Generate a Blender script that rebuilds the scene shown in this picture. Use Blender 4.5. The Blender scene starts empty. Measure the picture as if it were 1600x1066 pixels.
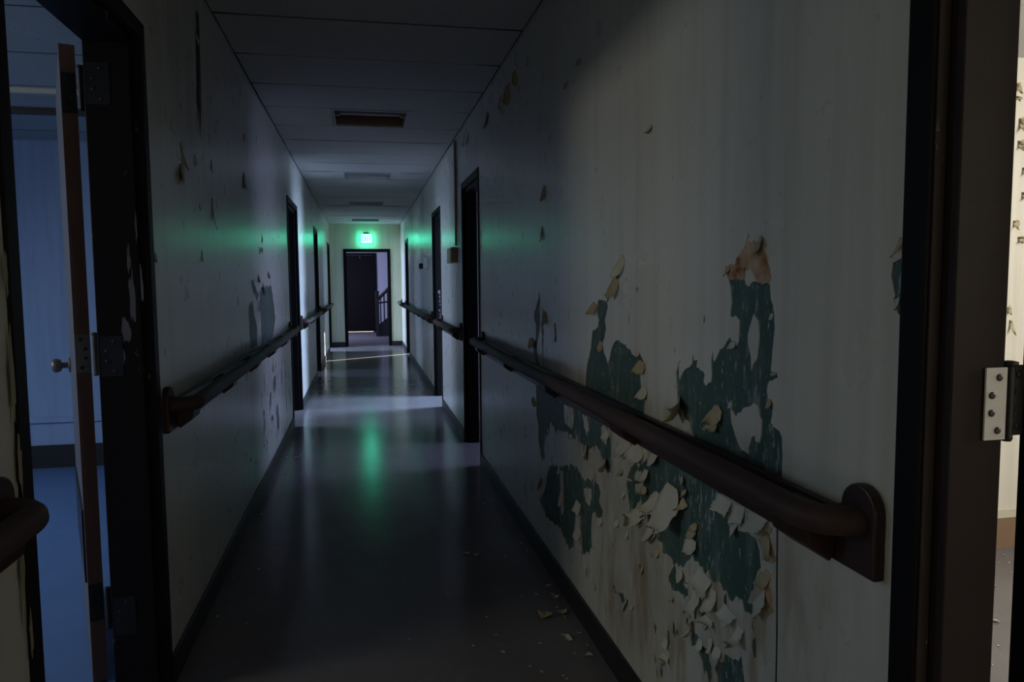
import bpy, bmesh, math, random
from mathutils import Vector, Matrix
from mathutils.geometry import delaunay_2d_cdt
from mathutils import noise as mnoise

SC = bpy.context.scene
COL = SC.collection
PI = math.pi

# ------------------------------------------------------------ camera, world, exposure, daylight and added fill
CAMZ = 1.34
F_PX, YAW, PITCH, ROLL = 1159.0, .198, .0793, -.0083
def look():
    fw = Vector((math.sin(YAW)*math.cos(PITCH), math.cos(YAW)*math.cos(PITCH), -math.sin(PITCH)))
    r = Vector((math.cos(YAW), -math.sin(YAW), 0)); u = r.cross(fw)
    c, s = math.cos(ROLL), math.sin(ROLL)
    R = r*c + u*s; U = u*c - r*s
    m = Matrix((R, U, -fw)).transposed().to_4x4(); m.translation = (0, 0, CAMZ)
    return m
cd = bpy.data.cameras.new('camera'); cam = bpy.data.objects.new('camera', cd); COL.objects.link(cam)
cd.sensor_width = 36; cd.lens = 36*F_PX/1600; cd.clip_start = .02; cd.clip_end = 100
cam.matrix_world = look(); SC.camera = cam
vs = SC.view_settings
vs.view_transform = 'Standard'; vs.look = 'None'; vs.exposure = 0; vs.gamma = 1; vs.use_curve_mapping = False
w = bpy.data.worlds.new('sky'); SC.world = w; w.use_nodes = True
w.node_tree.nodes['Background'].inputs[0].default_value = (.45, .6, 1, 1)
w.node_tree.nodes['Background'].inputs[1].default_value = .03

def area(name, loc, aim, sx, sy, power, color, spread=180):
    l = bpy.data.lights.new(name, 'AREA'); l.shape = 'RECTANGLE'; l.size = sx; l.size_y = sy
    l.energy = power; l.color = color; l.spread = math.radians(spread)
    o = bpy.data.objects.new(name, l); COL.objects.link(o); o.location = loc
    o.rotation_euler = (Vector(aim)-Vector(loc)).to_track_quat('-Z', 'Y').to_euler()
    return o
LAV = (.38, .57, 1.0); WARM = (1.0, .90, .72)
SIGN_COL, SIGN_STR = (.055, 1.0, .60), 14.0
WIN_L = [(3.9, 1.0, 1.1, 2.2), (1.55, 1.2, 1.84, 2.36), (7.62, 1.0, .5, 2.3), (11.3, 1.0, .5, 2.3), (15.4, 1.0, .5, 2.3)]
WIN_R = [(.85, 1.2, 1.2, 2.3), (5.7, 1.0, .5, 2.3), (8.34, 1.0, .5, 2.3), (13.9, 1.0, .5, 2.3)]
SLIT = (15.50, .13, .95, 1.53)   # slit added in the unseen outer wall to shape the blade of sun
XOL, XOR = -4.4, 4.4          # outer walls of the two near rooms
XFL, XFR = -2.9, 3.0          # outer walls of the shallower rooms further down
def daylight(x, win, aim, power, color, spread=180):
    c, wd, z0, z1 = win
    area('window_daylight', (x, c, (z0+z1)/2), aim, wd-.1, z1-z0-.1, power, color, spread)
daylight(XOL+.1, WIN_L[0], (-1.9, 3.9, 0), 15, (.52, .72, 1), 120)
daylight(XOL+.1, WIN_L[1], (-.6, 2.1, .8), 14, (1, .98, .88), 150)  # second left window and its lamp are added to fill the near right wall
for i, p, c in ((2, 42, (.50, .63, 1)), (3, 26, (.45, .65, 1)), (4, 160, (.55, .69, 1))): daylight(XFL+.1, WIN_L[i], (-.2, WIN_L[i][0], 0), p, c, 135)
daylight(XOR-.1, WIN_R[0], (0, .8, 1.9), 105, (1, .95, .85))
for i, p, c in ((1, 21, (.50, .55, 1)), (2, 165, (.46, .63, 1)), (3, 30, (.5, .68, 1))): daylight(XFR-.1, WIN_R[i], (.3, WIN_R[i][0], 0), p, c, 135)
area('corridor_end_fill', (.08, -5.9, 1.55), (.08, 0, 1.5), 1.1, 1.2, 7, (1, .97, .76))  # unseen fill lamp added behind the viewer
area('lobby_daylight', (-1.55, 18.7, 1.7), (.6, 18.9, 0), 1.3, 1.3, 115, (.52, .60, 1))
area('outside_daylight', (-.1, 23.0, 2.6), (-.1, 21, 0), 2, 2, 200, (1, .95, .85))
sl = bpy.data.lights.new('sun_blade', 'SPOT'); sl.energy = 40000; sl.color = (1, .93, .8); sl.spot_size = math.radians(14); sl.spot_blend = .1; sl.shadow_soft_size = .01
so = bpy.data.objects.new('sun_blade', sl); COL.objects.link(so); so.location = (3.0+3.2, 15.50+3.2*.61, 1.24+3.2*.35)
so.rotation_euler = Vector((-1, -.61, -.35)).to_track_quat('-Z', 'Y').to_euler()

# ------------------------------------------------------------ measures
XL, XR, ZC, YE, YB = -.658, .822, 2.578, 16.086, -6.0
TL, TR = .145, .108           # wall thickness left, right
ZR = 2.38                     # ceiling height in the rooms
DOORH = 2.10
FILL_OPEN = (-5.7, -.9)  # unseen opening added behind the viewer to pass fill light
LEFT_OPEN = [(1.61, 2.52), (7.14, 8.11), (10.90, 11.70), (15.02, 15.91)]
RIGHT_OPEN = [(.06, .958), (5.285, 6.10), (7.93, 8.75), (13.53, 14.30)]
# outlines of the peeled areas (y, z on the wall), loose flakes, chips on the floor
HOLES=[[(3.4325,1.295),(3.4543,1.2578),(3.4979,1.2174),(3.5332,1.1964),(3.5473,1.1658),(3.5042,1.138),(3.5059,1.0683),(3.5463,1.0352),(3.5607,0.9935),(3.5306,0.956),(3.4878,0.9255),(3.4117,0.934),(3.4739,0.9717),(3.485,1.0401),(3.4372,1.0928),(3.4112,1.1429),(3.4179,1.2103),(3.4086,1.2587)],[(2.5416,1.268),(2.4953,1.2791),(2.4352,1.2685),(2.4243,1.2513),(2.4568,1.2078),(2.4413,1.1769),(2.4676,1.136),(2.4788,1.1172),(2.4629,1.0935),(2.4231,1.0584),(2.406,1.0777),(2.3913,1.107),(2.3603,1.1372),(2.3298,1.1463),(2.2709,1.1408),(2.2054,1.1234),(2.1694,1.1076),(2.1211,1.1153),(2.0925,1.1027),(2.1005,1.0833),(2.1203,1.0624),(2.1129,1.0197),(2.0823,0.9807),(2.0898,0.9329),(2.24,0.9229),(2.4007,0.9202),(2.5841,0.9209),(2.6964,0.9237),(2.6911,0.9401),(2.6726,1.0125),(2.6215,1.0942),(2.609,1.148),(2.5845,1.1645),(2.5366,1.1711),(2.525,1.2046),(2.5485,1.2254)],[(1.843,1.1199),(1.8556,1.0938),(1.8518,1.0445),(1.8473,1.0175),(1.8207,0.9944),(1.7949,0.9798),(1.77,0.9763),(1.751,0.9448),(1.7328,0.9306),(1.63,0.9321),(1.5025,0.9325),(1.399,0.9423),(1.3352,0.9366),(1.3384,1.0224),(1.3485,1.033),(1.3682,1.0345),(1.3834,1.0463),(1.3795,1.0691),(1.3755,1.0888),(1.3783,1.0953),(1.3941,1.0971),(1.3985,1.1094),(1.3913,1.1317),(1.3798,1.1374),(1.357,1.1424),(1.3611,1.1502),(1.3841,1.1496),(1.3801,1.209),(1.3759,1.2428),(1.377,1.2719),(1.3896,1.3007),(1.3945,1.3299),(1.4226,1.3384),(1.4556,1.3363),(1.481,1.3298),(1.4942,1.3297),(1.499,1.3431),(1.5713,1.3436),(1.5629,1.3203),(1.5571,1.288),(1.5631,1.2645),(1.5532,1.2556),(1.5372,1.2563),(1.5214,1.2525),(1.5217,1.2068),(1.5307,1.1969),(1.5545,1.2044),(1.5596,1.2157),(1.5883,1.1923),(1.618,1.1705),(1.6382,1.149),(1.6441,1.1706),(1.6509,1.1477),(1.648,1.1184),(1.6527,1.0979),(1.6796,1.0818),(1.691,1.0929),(1.686,1.1139),(1.6974,1.1201),(1.7319,1.124),(1.7265,1.14),(1.7475,1.1379),(1.754,1.1581),(1.7615,1.1233),(1.7918,1.112),(1.8167,1.0984),(1.8356,1.0797)],[(3.5025,0.8542),(2.3939,0.8654),(2.389,0.695),(2.4207,0.6778),(2.469,0.7131),(2.5088,0.7358),(2.5497,0.7429),(2.6026,0.7281),(2.6576,0.7093),(2.6802,0.6838),(2.7148,0.6898),(2.7265,0.7218),(2.7743,0.7152),(2.7987,0.7349),(2.849,0.7067),(2.901,0.6996),(2.9328,0.7189),(2.9821,0.7166),(3.0245,0.7007),(3.0975,0.6979),(3.1279,0.6763),(3.1583,0.694),(3.2374,0.6991),(3.2711,0.6395),(3.3218,0.621),(3.3504,0.5647),(3.3308,0.5145),(3.4117,0.4998),(3.4289,0.5389),(3.4718,0.5816),(3.4628,0.6528),(3.5064,0.6971)],[(3.4636,0.2931),(3.3536,0.3526),(3.2752,0.4728),(3.2617,0.4979),(3.1357,0.5234),(3.0763,0.5225),(3.0375,0.5525),(2.9095,0.5837),(2.8077,0.6038),(2.7594,0.5925),(2.7125,0.5816),(2.5664,0.6154),(2.5253,0.6048),(2.4985,0.5866),(2.517,0.543),(2.4721,0.5225),(2.485,0.4931),(2.5385,0.4718),(2.5801,0.4893),(2.5999,0.4655),(2.6172,0.4155),(2.6085,0.356),(2.6171,0.335),(2.7383,0.2635),(2.7381,0.329),(2.7506,0.3669),(2.8257,0.3276),(2.8599,0.2577),(2.9123,0.2242),(2.9847,0.2336),(3.0409,0.2552),(3.06,0.2695),(3.1808,0.2458),(3.3105,0.2426),(3.4021,0.2595)],[(2.2362,0.6869),(2.2204,0.7314),(2.1735,0.7658),(2.128,0.7713),(2.0991,0.8001),(2.0155,0.8198),(1.9766,0.8598),(1.7765,0.8667),(1.592,0.8602),(1.5957,0.8337),(1.5821,0.8206),(1.59,0.7927),(1.5598,0.7958),(1.5547,0.7701),(1.5062,0.7982),(1.4786,0.799),(1.4758,0.8319),(1.4667,0.8347),(1.4657,0.8032),(1.4591,0.7895),(1.4367,0.7892),(1.425,0.7699),(1.42,0.7641),(1.4151,0.7334),(1.4218,0.7065),(1.4361,0.6761),(1.4624,0.6359),(1.4346,0.6313),(1.4302,0.6166),(1.4573,0.6036),(1.4817,0.6063),(1.4905,0.6217),(1.5114,0.6192),(1.5415,0.6108),(1.5774,0.6091),(1.6152,0.6209),(1.6444,0.6232),(1.6746,0.6256),(1.716,0.6169),(1.7486,0.6217),(1.7704,0.6036),(1.804,0.5758),(1.8516,0.5679),(1.889,0.5747),(1.9407,0.5664),(1.9412,0.5932),(1.9821,0.6117),(2.0101,0.6189),(2.0174,0.6331),(2.046,0.6239),(2.1067,0.6794),(2.1608,0.6226),(2.21,0.6256)],[(1.9005,0.5175),(1.8696,0.5454),(1.8513,0.5576),(1.8447,0.5343),(1.803,0.5307),(1.7632,0.5419),(1.7679,0.505),(1.8023,0.5005),(1.85,0.4959),(1.881,0.4936)],[(1.6877,0.5394),(1.6575,0.557),(1.6564,0.5151),(1.681,0.4825),(1.6918,0.4992)],[(1.7546,0.4211),(1.733,0.4412),(1.6896,0.4181),(1.6642,0.4307),(1.6386,0.415),(1.6278,0.3829),(1.6367,0.3469),(1.6623,0.3646),(1.6995,0.3937),(1.7429,0.3968)],[(1.5997,0.4163),(1.5637,0.4576),(1.5456,0.4578),(1.5369,0.4645),(1.5155,0.4776),(1.4863,0.4925),(1.4734,0.4776),(1.4699,0.4451),(1.4758,0.4246),(1.5435,0.3893),(1.598,0.3569),(1.6086,0.393)],[(2.321,0.2874),(2.2847,0.3122),(2.2492,0.3052),(2.2096,0.3097),(2.2576,0.2765),(2.2934,0.2736)],[(2.3644,0.2953),(2.3398,0.3086),(2.3265,0.2851),(2.3453,0.2805)],[(2.1268,0.4635),(2.1081,0.4676),(2.0834,0.4511),(2.1032,0.4462)],[(2.3586,0.5269),(2.3232,0.5414),(2.314,0.5317),(2.3285,0.5112),(2.3471,0.5114)],[(1.0133,1.4069),(1.0188,1.3756),(1.0342,1.3701),(1.0374,1.346),(1.029,1.3208),(1.0328,1.3077),(1.0233,1.2908),(1.0115,1.2793),(1.0086,1.3062)],[(3.1551,1.1476),(3.1337,1.1621),(3.1167,1.1319),(3.1071,1.0793),(3.1562,1.0755),(3.145,1.1123)],[(2.4417,1.2613),(2.4288,1.2826),(2.3824,1.3245),(2.362,1.3483),(2.3218,1.3681),(2.306,1.3599),(2.3516,1.328),(2.3616,1.3077),(2.4031,1.2831)],[(3.3809,1.2211),(3.3648,1.2216),(3.3512,1.108),(3.3608,1.0309),(3.3467,0.9412),(3.3708,0.9385),(3.3802,1.0677)]]
ISL=[[(1.4574,1.2665),(1.4737,1.2415),(1.4817,1.2187),(1.4783,1.1967),(1.4672,1.1754),(1.4619,1.1471),(1.4456,1.1687),(1.4385,1.2043),(1.4352,1.2306),(1.4444,1.2562)],[(1.5513,1.0663),(1.5717,1.0466),(1.5466,1.0467),(1.5299,1.0374),(1.5064,1.0522),(1.4683,1.0637),(1.4392,1.0772),(1.4314,1.0603),(1.42,1.0396),(1.4191,1.0133),(1.4258,1.0005),(1.4438,0.9987),(1.4455,1.006),(1.4587,1.0014),(1.4693,0.9797),(1.4724,0.9594),(1.5036,0.9643),(1.5199,0.9768),(1.5326,0.9944),(1.5454,1.0082),(1.55,1.0237)],[(2.4991,0.8271),(2.3845,0.8367),(2.3843,0.8002),(2.4309,0.8091),(2.4498,0.7709),(2.489,0.7783)],[(2.995,0.8194),(2.861,0.834),(2.8435,0.7832),(2.8745,0.7413),(2.9272,0.7532),(2.9818,0.7505)],[(2.7262,0.8322),(2.6687,0.832),(2.6464,0.7857),(2.6688,0.7645),(2.6984,0.7824)],[(2.1655,0.7425),(2.1131,0.764),(2.0882,0.7485),(2.1048,0.6948),(2.1493,0.6823)],[(3.0647,0.5255),(3.0188,0.5369),(3.0132,0.3562),(3.0513,0.3548)],[(2.8019,0.4496),(2.7503,0.465),(2.7699,0.3463),(2.8258,0.3083),(2.8424,0.3413)],[(2.7126,0.5404),(2.6523,0.5615),(2.6086,0.5514),(2.623,0.5029),(2.6822,0.4943)]]
TAN=[[(1.4865,1.4434),(1.4821,1.4396),(1.4911,1.4235),(1.4586,1.4239),(1.4375,1.4155),(1.4102,1.3931),(1.3981,1.3634),(1.3897,1.3466),(1.3969,1.332),(1.4514,1.3385),(1.4605,1.3559),(1.4779,1.3672),(1.4952,1.3609),(1.4972,1.3422),(1.5732,1.3426),(1.5864,1.3601),(1.5761,1.3725),(1.5456,1.3731),(1.5368,1.3888),(1.5189,1.4017),(1.4973,1.4238)],[(1.4129,0.714),(1.3675,0.7318),(1.3617,0.6672),(1.3793,0.6595),(1.3982,0.6755),(1.4132,0.6773)],[(1.4209,0.7901),(1.3845,0.8045),(1.3512,0.7655),(1.3495,0.7564),(1.3648,0.7545)],[(2.5131,1.129),(2.4676,1.1289),(2.49,1.0983),(2.5246,1.0879),(2.5482,1.1005)]]
LH=[[(5.1925,1.3229),(5.7284,1.3293),(5.8383,1.1847),(5.9213,1.0905),(5.7817,0.9889),(5.6224,0.9552),(5.0928,0.9453),(5.0932,1.127),(5.0645,1.2845)],[(4.5769,1.2062),(4.7321,1.245),(4.8082,1.1396),(4.8985,1.075),(4.868,0.9559),(4.6077,0.9415),(4.5828,1.0362)],[(4.7075,1.3467),(4.8138,1.3689),(4.9384,1.3164),(5.0377,1.2694),(4.9647,1.2476),(4.7936,1.2879)],[(5.2143,1.634),(5.3092,1.6717),(5.3511,1.6418),(5.2691,1.613)],[(5.0819,1.5723),(5.3243,1.5883),(5.3291,1.5592),(5.133,1.548)],[(5.4417,0.5676),(5.5144,0.5743),(5.4589,0.4789),(5.3483,0.48)],[(5.6422,0.6625),(5.8392,0.6472),(5.7297,0.5434),(5.6321,0.5752)],[(5.7693,0.4102),(5.904,0.4252),(5.9735,0.2626),(5.794,0.2222)],[(5.4947,0.4036),(5.6094,0.3923),(5.564,0.3385),(5.4557,0.3672)],[(5.0386,0.5155),(5.0988,0.5134),(5.11,0.4631),(5.0285,0.4776)],[(3.4128,2.4791),(3.4662,2.4975),(3.4578,2.3887),(3.4089,2.1365),(3.3483,1.9522),(3.3569,2.1239),(3.3809,2.3126)]]
FLAKES=[((2.246,0.836),(-0.0192,-0.0702),0.1391,60,'leaf',0),((2.1171,0.8369),(0.0223,-0.0661),0.0909,55,'leaf',0),((2.0052,0.8379),(-0.009,-0.0352),0.0796,40,'flap',0),((2.063,0.7765),(-0.0087,-0.0782),0.0505,120,'roll',0),((1.8735,0.7796),(0.009,-0.1491),0.1271,40,'leaf',0),((1.9664,0.7286),(0.0464,-0.0846),0.0463,70,'leaf',0),((2.0996,0.6414),(0.0444,-0.0776),0.0698,80,'flap',0),((2.0188,0.6183),(-0.0133,-0.0511),0.0745,60,'leaf',0),((2.7032,0.6992),(-0.0865,-0.0292),0.0602,90,'leaf',1),((2.4592,0.7091),(-0.0761,-0.0347),0.0427,90,'leaf',1),((2.29,0.7227),(-0.0085,-0.0301),0.0374,70,'leaf',1),((2.7802,0.4657),(0.0098,-0.0818),0.0934,80,'roll',0),((2.7757,0.3634),(0.0337,-0.0904),0.0836,70,'leaf',0),((2.5079,0.4842),(-0.0001,-0.0286),0.0852,60,'tri',0),((3.0361,0.433),(0.0278,-0.0896),0.0638,60,'leaf',0),((3.4621,0.3658),(-0.0409,-0.0454),0.1562,80,'leaf',1),((3.3298,0.2105),(0.0006,-0.03),0.0902,80,'leaf',0),((1.8169,0.8188),(-0.0265,-0.0341),0.0244,90,'leaf',1),((1.7902,0.762),(0.0274,-0.0419),0.0433,90,'tri',1),((1.5738,0.8336),(0.0017,-0.0427),0.0813,25,'flap',0),((1.5034,0.8356),(-0.0047,-0.0451),0.0553,20,'flap',0),((1.4202,0.8411),(-0.0093,-0.0449),0.1071,45,'flap',0),((1.5284,0.7829),(-0.0126,-0.0291),0.0537,25,'tri',0),((1.7307,0.7125),(0.024,-0.0386),0.0347,70,'leaf',1),((2.4215,0.8202),(0.0097,-0.039),0.0565,50,'leaf',0),((3.0698,0.5406),(0.0068,-0.0485),0.0472,70,'leaf',0),((3.535,0.7624),(0.0162,-0.0421),0.092,80,'leaf',1),((3.2707,0.6642),(0.0005,-0.0296),0.053,60,'tri',0),((3.0915,0.6991),(0.0003,-0.0249),0.0536,60,'tri',0),((2.8877,0.7169),(0.0002,-0.0292),0.0525,60,'tri',0),((2.3194,0.538),(0.0074,-0.0326),0.0421,90,'leaf',0),((2.2181,0.5356),(0.0067,-0.0313),0.0258,60,'leaf',0),((2.2523,0.6592),(0.0026,-0.03),0.0231,60,'leaf',0),((2.0683,0.6672),(-0.0482,-0.0355),0.034,90,'leaf',1),((2.1588,0.8195),(-0.0162,-0.0291),0.0396,60,'leaf',0),((1.7444,0.6745),(0.0024,-0.0473),0.0649,45,'leaf',0),((1.724,0.72),(0.0103,-0.0319),0.0233,80,'leaf',1),((1.4026,0.8003),(-0.0423,-0.0461),0.0584,35,'tri',1),((1.4201,0.6581),(-0.0344,-0.0344),0.0789,60,'flap',0),((1.3923,0.7181),(-0.0013,-0.0376),0.0506,70,'flap',1),((1.4884,0.5583),(0.0024,-0.0694),0.0377,110,'roll',0),((1.6462,0.5079),(-0.0008,-0.0279),0.0786,130,'roll',0),((1.6742,0.6116),(0.0091,-0.0605),0.1009,60,'flap',0),((1.7143,0.5523),(-0.0023,-0.0866),0.057,70,'leaf',0),((1.6239,0.5898),(0.0031,-0.0708),0.0478,50,'leaf',0),((1.9086,0.2803),(-0.0007,-0.0323),0.0724,120,'roll',0),((1.9095,0.3259),(-0.0006,-0.0295),0.0465,60,'flap',0),((2.249,0.2865),(-0.0205,-0.018),0.0976,70,'flap',0),((2.0988,0.4625),(-0.0184,-0.0186),0.0275,60,'leaf',0),((1.8214,0.564),(-0.0097,-0.0393),0.0541,60,'leaf',0),((1.868,0.4727),(-0.0006,-0.026),0.0321,60,'leaf',1),((1.744,0.441),(-0.0247,-0.0075),0.0656,110,'roll',0),((1.5404,0.576),(0.0056,-0.0423),0.0784,40,'flap',0),((2.0242,0.6115),(-0.0242,-0.0437),0.0782,55,'leaf',0),((1.9676,0.5676),(0.0136,-0.0374),0.0298,70,'leaf',1),((2.1449,0.6274),(0.0052,-0.0662),0.0568,70,'leaf',0),((2.0771,0.7218),(-0.0005,-0.031),0.0534,70,'leaf',1),((1.7975,0.7881),(-0.0125,-0.0256),0.0455,90,'leaf',1),((1.9842,0.7255),(0.03,-0.0792),0.0546,60,'leaf',0),((1.5915,0.4573),(0.0047,-0.0345),0.0464,50,'leaf',0),((1.6398,0.4568),(-0.0164,-0.0335),0.0489,50,'flap',0),((1.8415,0.3877),(-0.0152,-0.0104),0.0169,60,'leaf',0),((2.1729,0.3134),(-0.0002,-0.0204),0.0228,60,'leaf',0),((1.371,0.8267),(0.0091,-0.0178),0.0112,90,'leaf',1),((1.69,0.4324),(-0.001,-0.0382),0.0372,60,'leaf',0),((2.2681,1.416),(0.0594,-0.0613),0.0454,35,'leaf',0),((2.3316,1.3481),(0.0382,-0.0735),0.064,60,'leaf',1),((2.5653,1.2616),(0.0157,-0.0558),0.0671,80,'leaf',1),((3.3178,1.2043),(0.014,-0.0855),0.0858,60,'leaf',1),((3.6041,1.0612),(-0.0094,-0.0728),0.1375,70,'leaf',1),((1.8446,1.0152),(-0.0786,-0.0487),0.063,80,'roll',1),((1.6038,1.0386),(0.0358,-0.0498),0.0448,70,'leaf',1),((2.1007,1.0988),(0.0109,-0.0507),0.0664,70,'leaf',1),((2.0748,1.0218),(0.0193,-0.0454),0.0488,60,'leaf',0),((2.6991,0.9312),(0.0,-0.0236),0.0906,80,'leaf',1),((1.3703,1.1521),(-0.0003,-0.0092),0.0229,60,'leaf',1),((1.3884,1.0937),(-0.0009,-0.0255),0.0204,70,'leaf',1),((1.6391,0.9954),(-0.0008,-0.0297),0.0636,90,'leaf',1),((1.5449,1.2004),(-0.0008,-0.0231),0.0283,60,'leaf',0),((1.3847,1.2716),(-0.0007,-0.0167),0.0139,50,'leaf',0),((1.45,1.4182),(-0.0254,-0.0233),0.05,50,'flap',1),((1.5741,1.3715),(0.0039,-0.0255),0.029,60,'tri',1),((2.1348,1.1234),(-0.0002,-0.0187),0.0274,60,'tri',0),((3.3649,1.5942),(0.0017,-0.0796),0.0476,50,'leaf',1),((3.3144,1.7756),(0.0144,-0.0846),0.0723,60,'leaf',1),((2.7727,2.1795),(0.0043,-0.0318),0.0763,60,'leaf',1),((2.9536,2.1414),(0.0003,-0.0352),0.067,60,'leaf',1),((2.0567,1.7866),(-0.0005,-0.029),0.0489,70,'leaf',0),((3.9019,2.4199),(0.0538,-0.0445),0.1303,70,'leaf',1),((4.0924,2.3953),(0.1077,-0.0481),0.1429,70,'leaf',1),((4.3016,2.3825),(0.0584,-0.044),0.1378,70,'leaf',0),((4.8857,2.4297),(-0.0421,-0.0984),0.126,60,'leaf',1),((5.7863,2.5043),(0.0473,-0.1277),0.2104,60,'leaf',0),((1.0159,1.4031),(0.0072,-0.0348),0.0125,40,'tri',1),((1.0228,1.3099),(-0.0098,-0.0229),0.0143,60,'tri',0)]
LFLAKES=[((3.4199,2.3873),(-0.0118,-0.0613),0.2118,50,'tri',0),((3.023,1.8743),(0.0813,-0.1242),0.0724,60,'leaf',1),((3.0575,1.7849),(-0.1096,-0.0774),0.1487,70,'leaf',1),((3.2447,1.8487),(0.0443,-0.022),0.1201,70,'leaf',0),((4.6118,1.9815),(-0.0492,-0.109),0.2243,60,'leaf',1),((4.643,2.2148),(-0.0109,-0.0462),0.151,60,'leaf',1),((3.5995,1.7293),(-0.0045,-0.1726),0.0748,60,'leaf',1),((3.3449,1.4824),(-0.0196,-0.0542),0.0646,60,'leaf',0),((2.6146,1.443),(-0.0124,-0.0418),0.0617,70,'leaf',1),((3.6203,1.9037),(-0.012,-0.0589),0.0603,60,'leaf',1),((3.3326,1.6786),(-0.0074,-0.0377),0.0638,60,'leaf',1),((5.609,1.423),(-0.0154,-0.0552),0.2635,70,'leaf',1),((5.0909,1.3907),(-0.0152,-0.0583),0.2469,70,'leaf',1),((5.3015,1.3362),(-0.0646,-0.0684),0.2015,70,'leaf',0),((5.0499,1.233),(-0.0214,-0.0822),0.1522,60,'leaf',0),((3.7558,0.2463),(-0.0066,-0.0299),0.1014,60,'leaf',0),((4.4617,0.34),(-0.0088,-0.0357),0.1199,60,'leaf',0),((4.6567,0.271),(-0.0076,-0.0298),0.131,60,'leaf',1),((5.0576,0.3045),(-0.0109,-0.0404),0.124,60,'leaf',0),((3.0358,2.1633),(0.0192,-0.0269),0.0621,60,'leaf',0),((3.2566,2.2756),(-0.007,-0.037),0.0718,60,'leaf',0)]
CHIPS=[(0.518,3.524,0.043),(0.471,3.552,0.037),(0.656,3.475,0.019),(0.745,4.392,0.046),(0.694,4.349,0.027),(0.657,3.231,0.02),(0.69,2.804,0.065),(0.754,2.868,0.018),(0.778,2.814,0.05),(0.762,2.776,0.025),(0.772,3.088,0.03),(0.773,2.992,0.021),(0.797,2.967,0.027),(0.768,3.006,0.016),(0.72,2.605,0.037),(0.788,2.632,0.021),(0.768,2.462,0.029),(0.72,2.486,0.011),(0.618,2.586,0.012),(0.542,2.433,0.014),(0.469,2.55,0.018),(0.467,2.686,0.012),(0.371,2.62,0.01),(0.644,2.326,0.015),(0.576,2.383,0.017),(0.639,2.348,0.011),(0.793,2.533,0.018),(0.572,2.392,0.012),(0.634,3.009,0.013),(0.701,3.008,0.018),(0.77,3.632,0.019),(0.775,3.519,0.019),(0.64,3.71,0.013),(0.582,3.996,0.018),(-0.503,5.932,0.029),(-0.53,5.852,0.034),(-0.562,5.35,0.026),(-0.654,5.903,0.024),(-0.598,6.406,0.032),(-0.645,4.838,0.02),(-0.657,4.442,0.019),(-0.508,3.569,0.015),(-0.636,3.481,0.012),(-0.461,3.797,0.013),(-0.63,3.082,0.013),(-0.481,2.992,0.012),(0.143,2.721,0.009),(0.33,3.09,0.011),(0.456,2.843,0.013),(0.466,4.655,0.016),(0.423,5.987,0.02),(0.892,7.75,0.033),(0.157,9.385,0.024),(-0.545,10.176,0.034),(-0.303,9.068,0.038),(0.564,9.511,0.024)]
ROOM_FLAKES=[(3.064,2.261,0.033,0.073),(3.087,2.098,0.049,0.1),(3.086,1.993,0.062,0.065),(3.118,1.868,0.04,0.06),(3.121,1.752,0.054,0.054),(3.081,1.615,0.039,0.055),(3.11,1.538,0.091,0.043),(3.067,2.202,0.038,0.034),(3.07,1.199,0.025,0.05),(3.084,1.136,0.023,0.094)]
ROOM_CHIPS=[(2.671,2.667,10),(2.396,2.377,14),(2.801,2.807,5),(2.864,2.77,5),(3.021,2.963,4),(2.915,2.885,4),(2.251,2.26,4),(2.959,2.875,3),(2.245,2.211,4),(2.111,2.101,4)]

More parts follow.
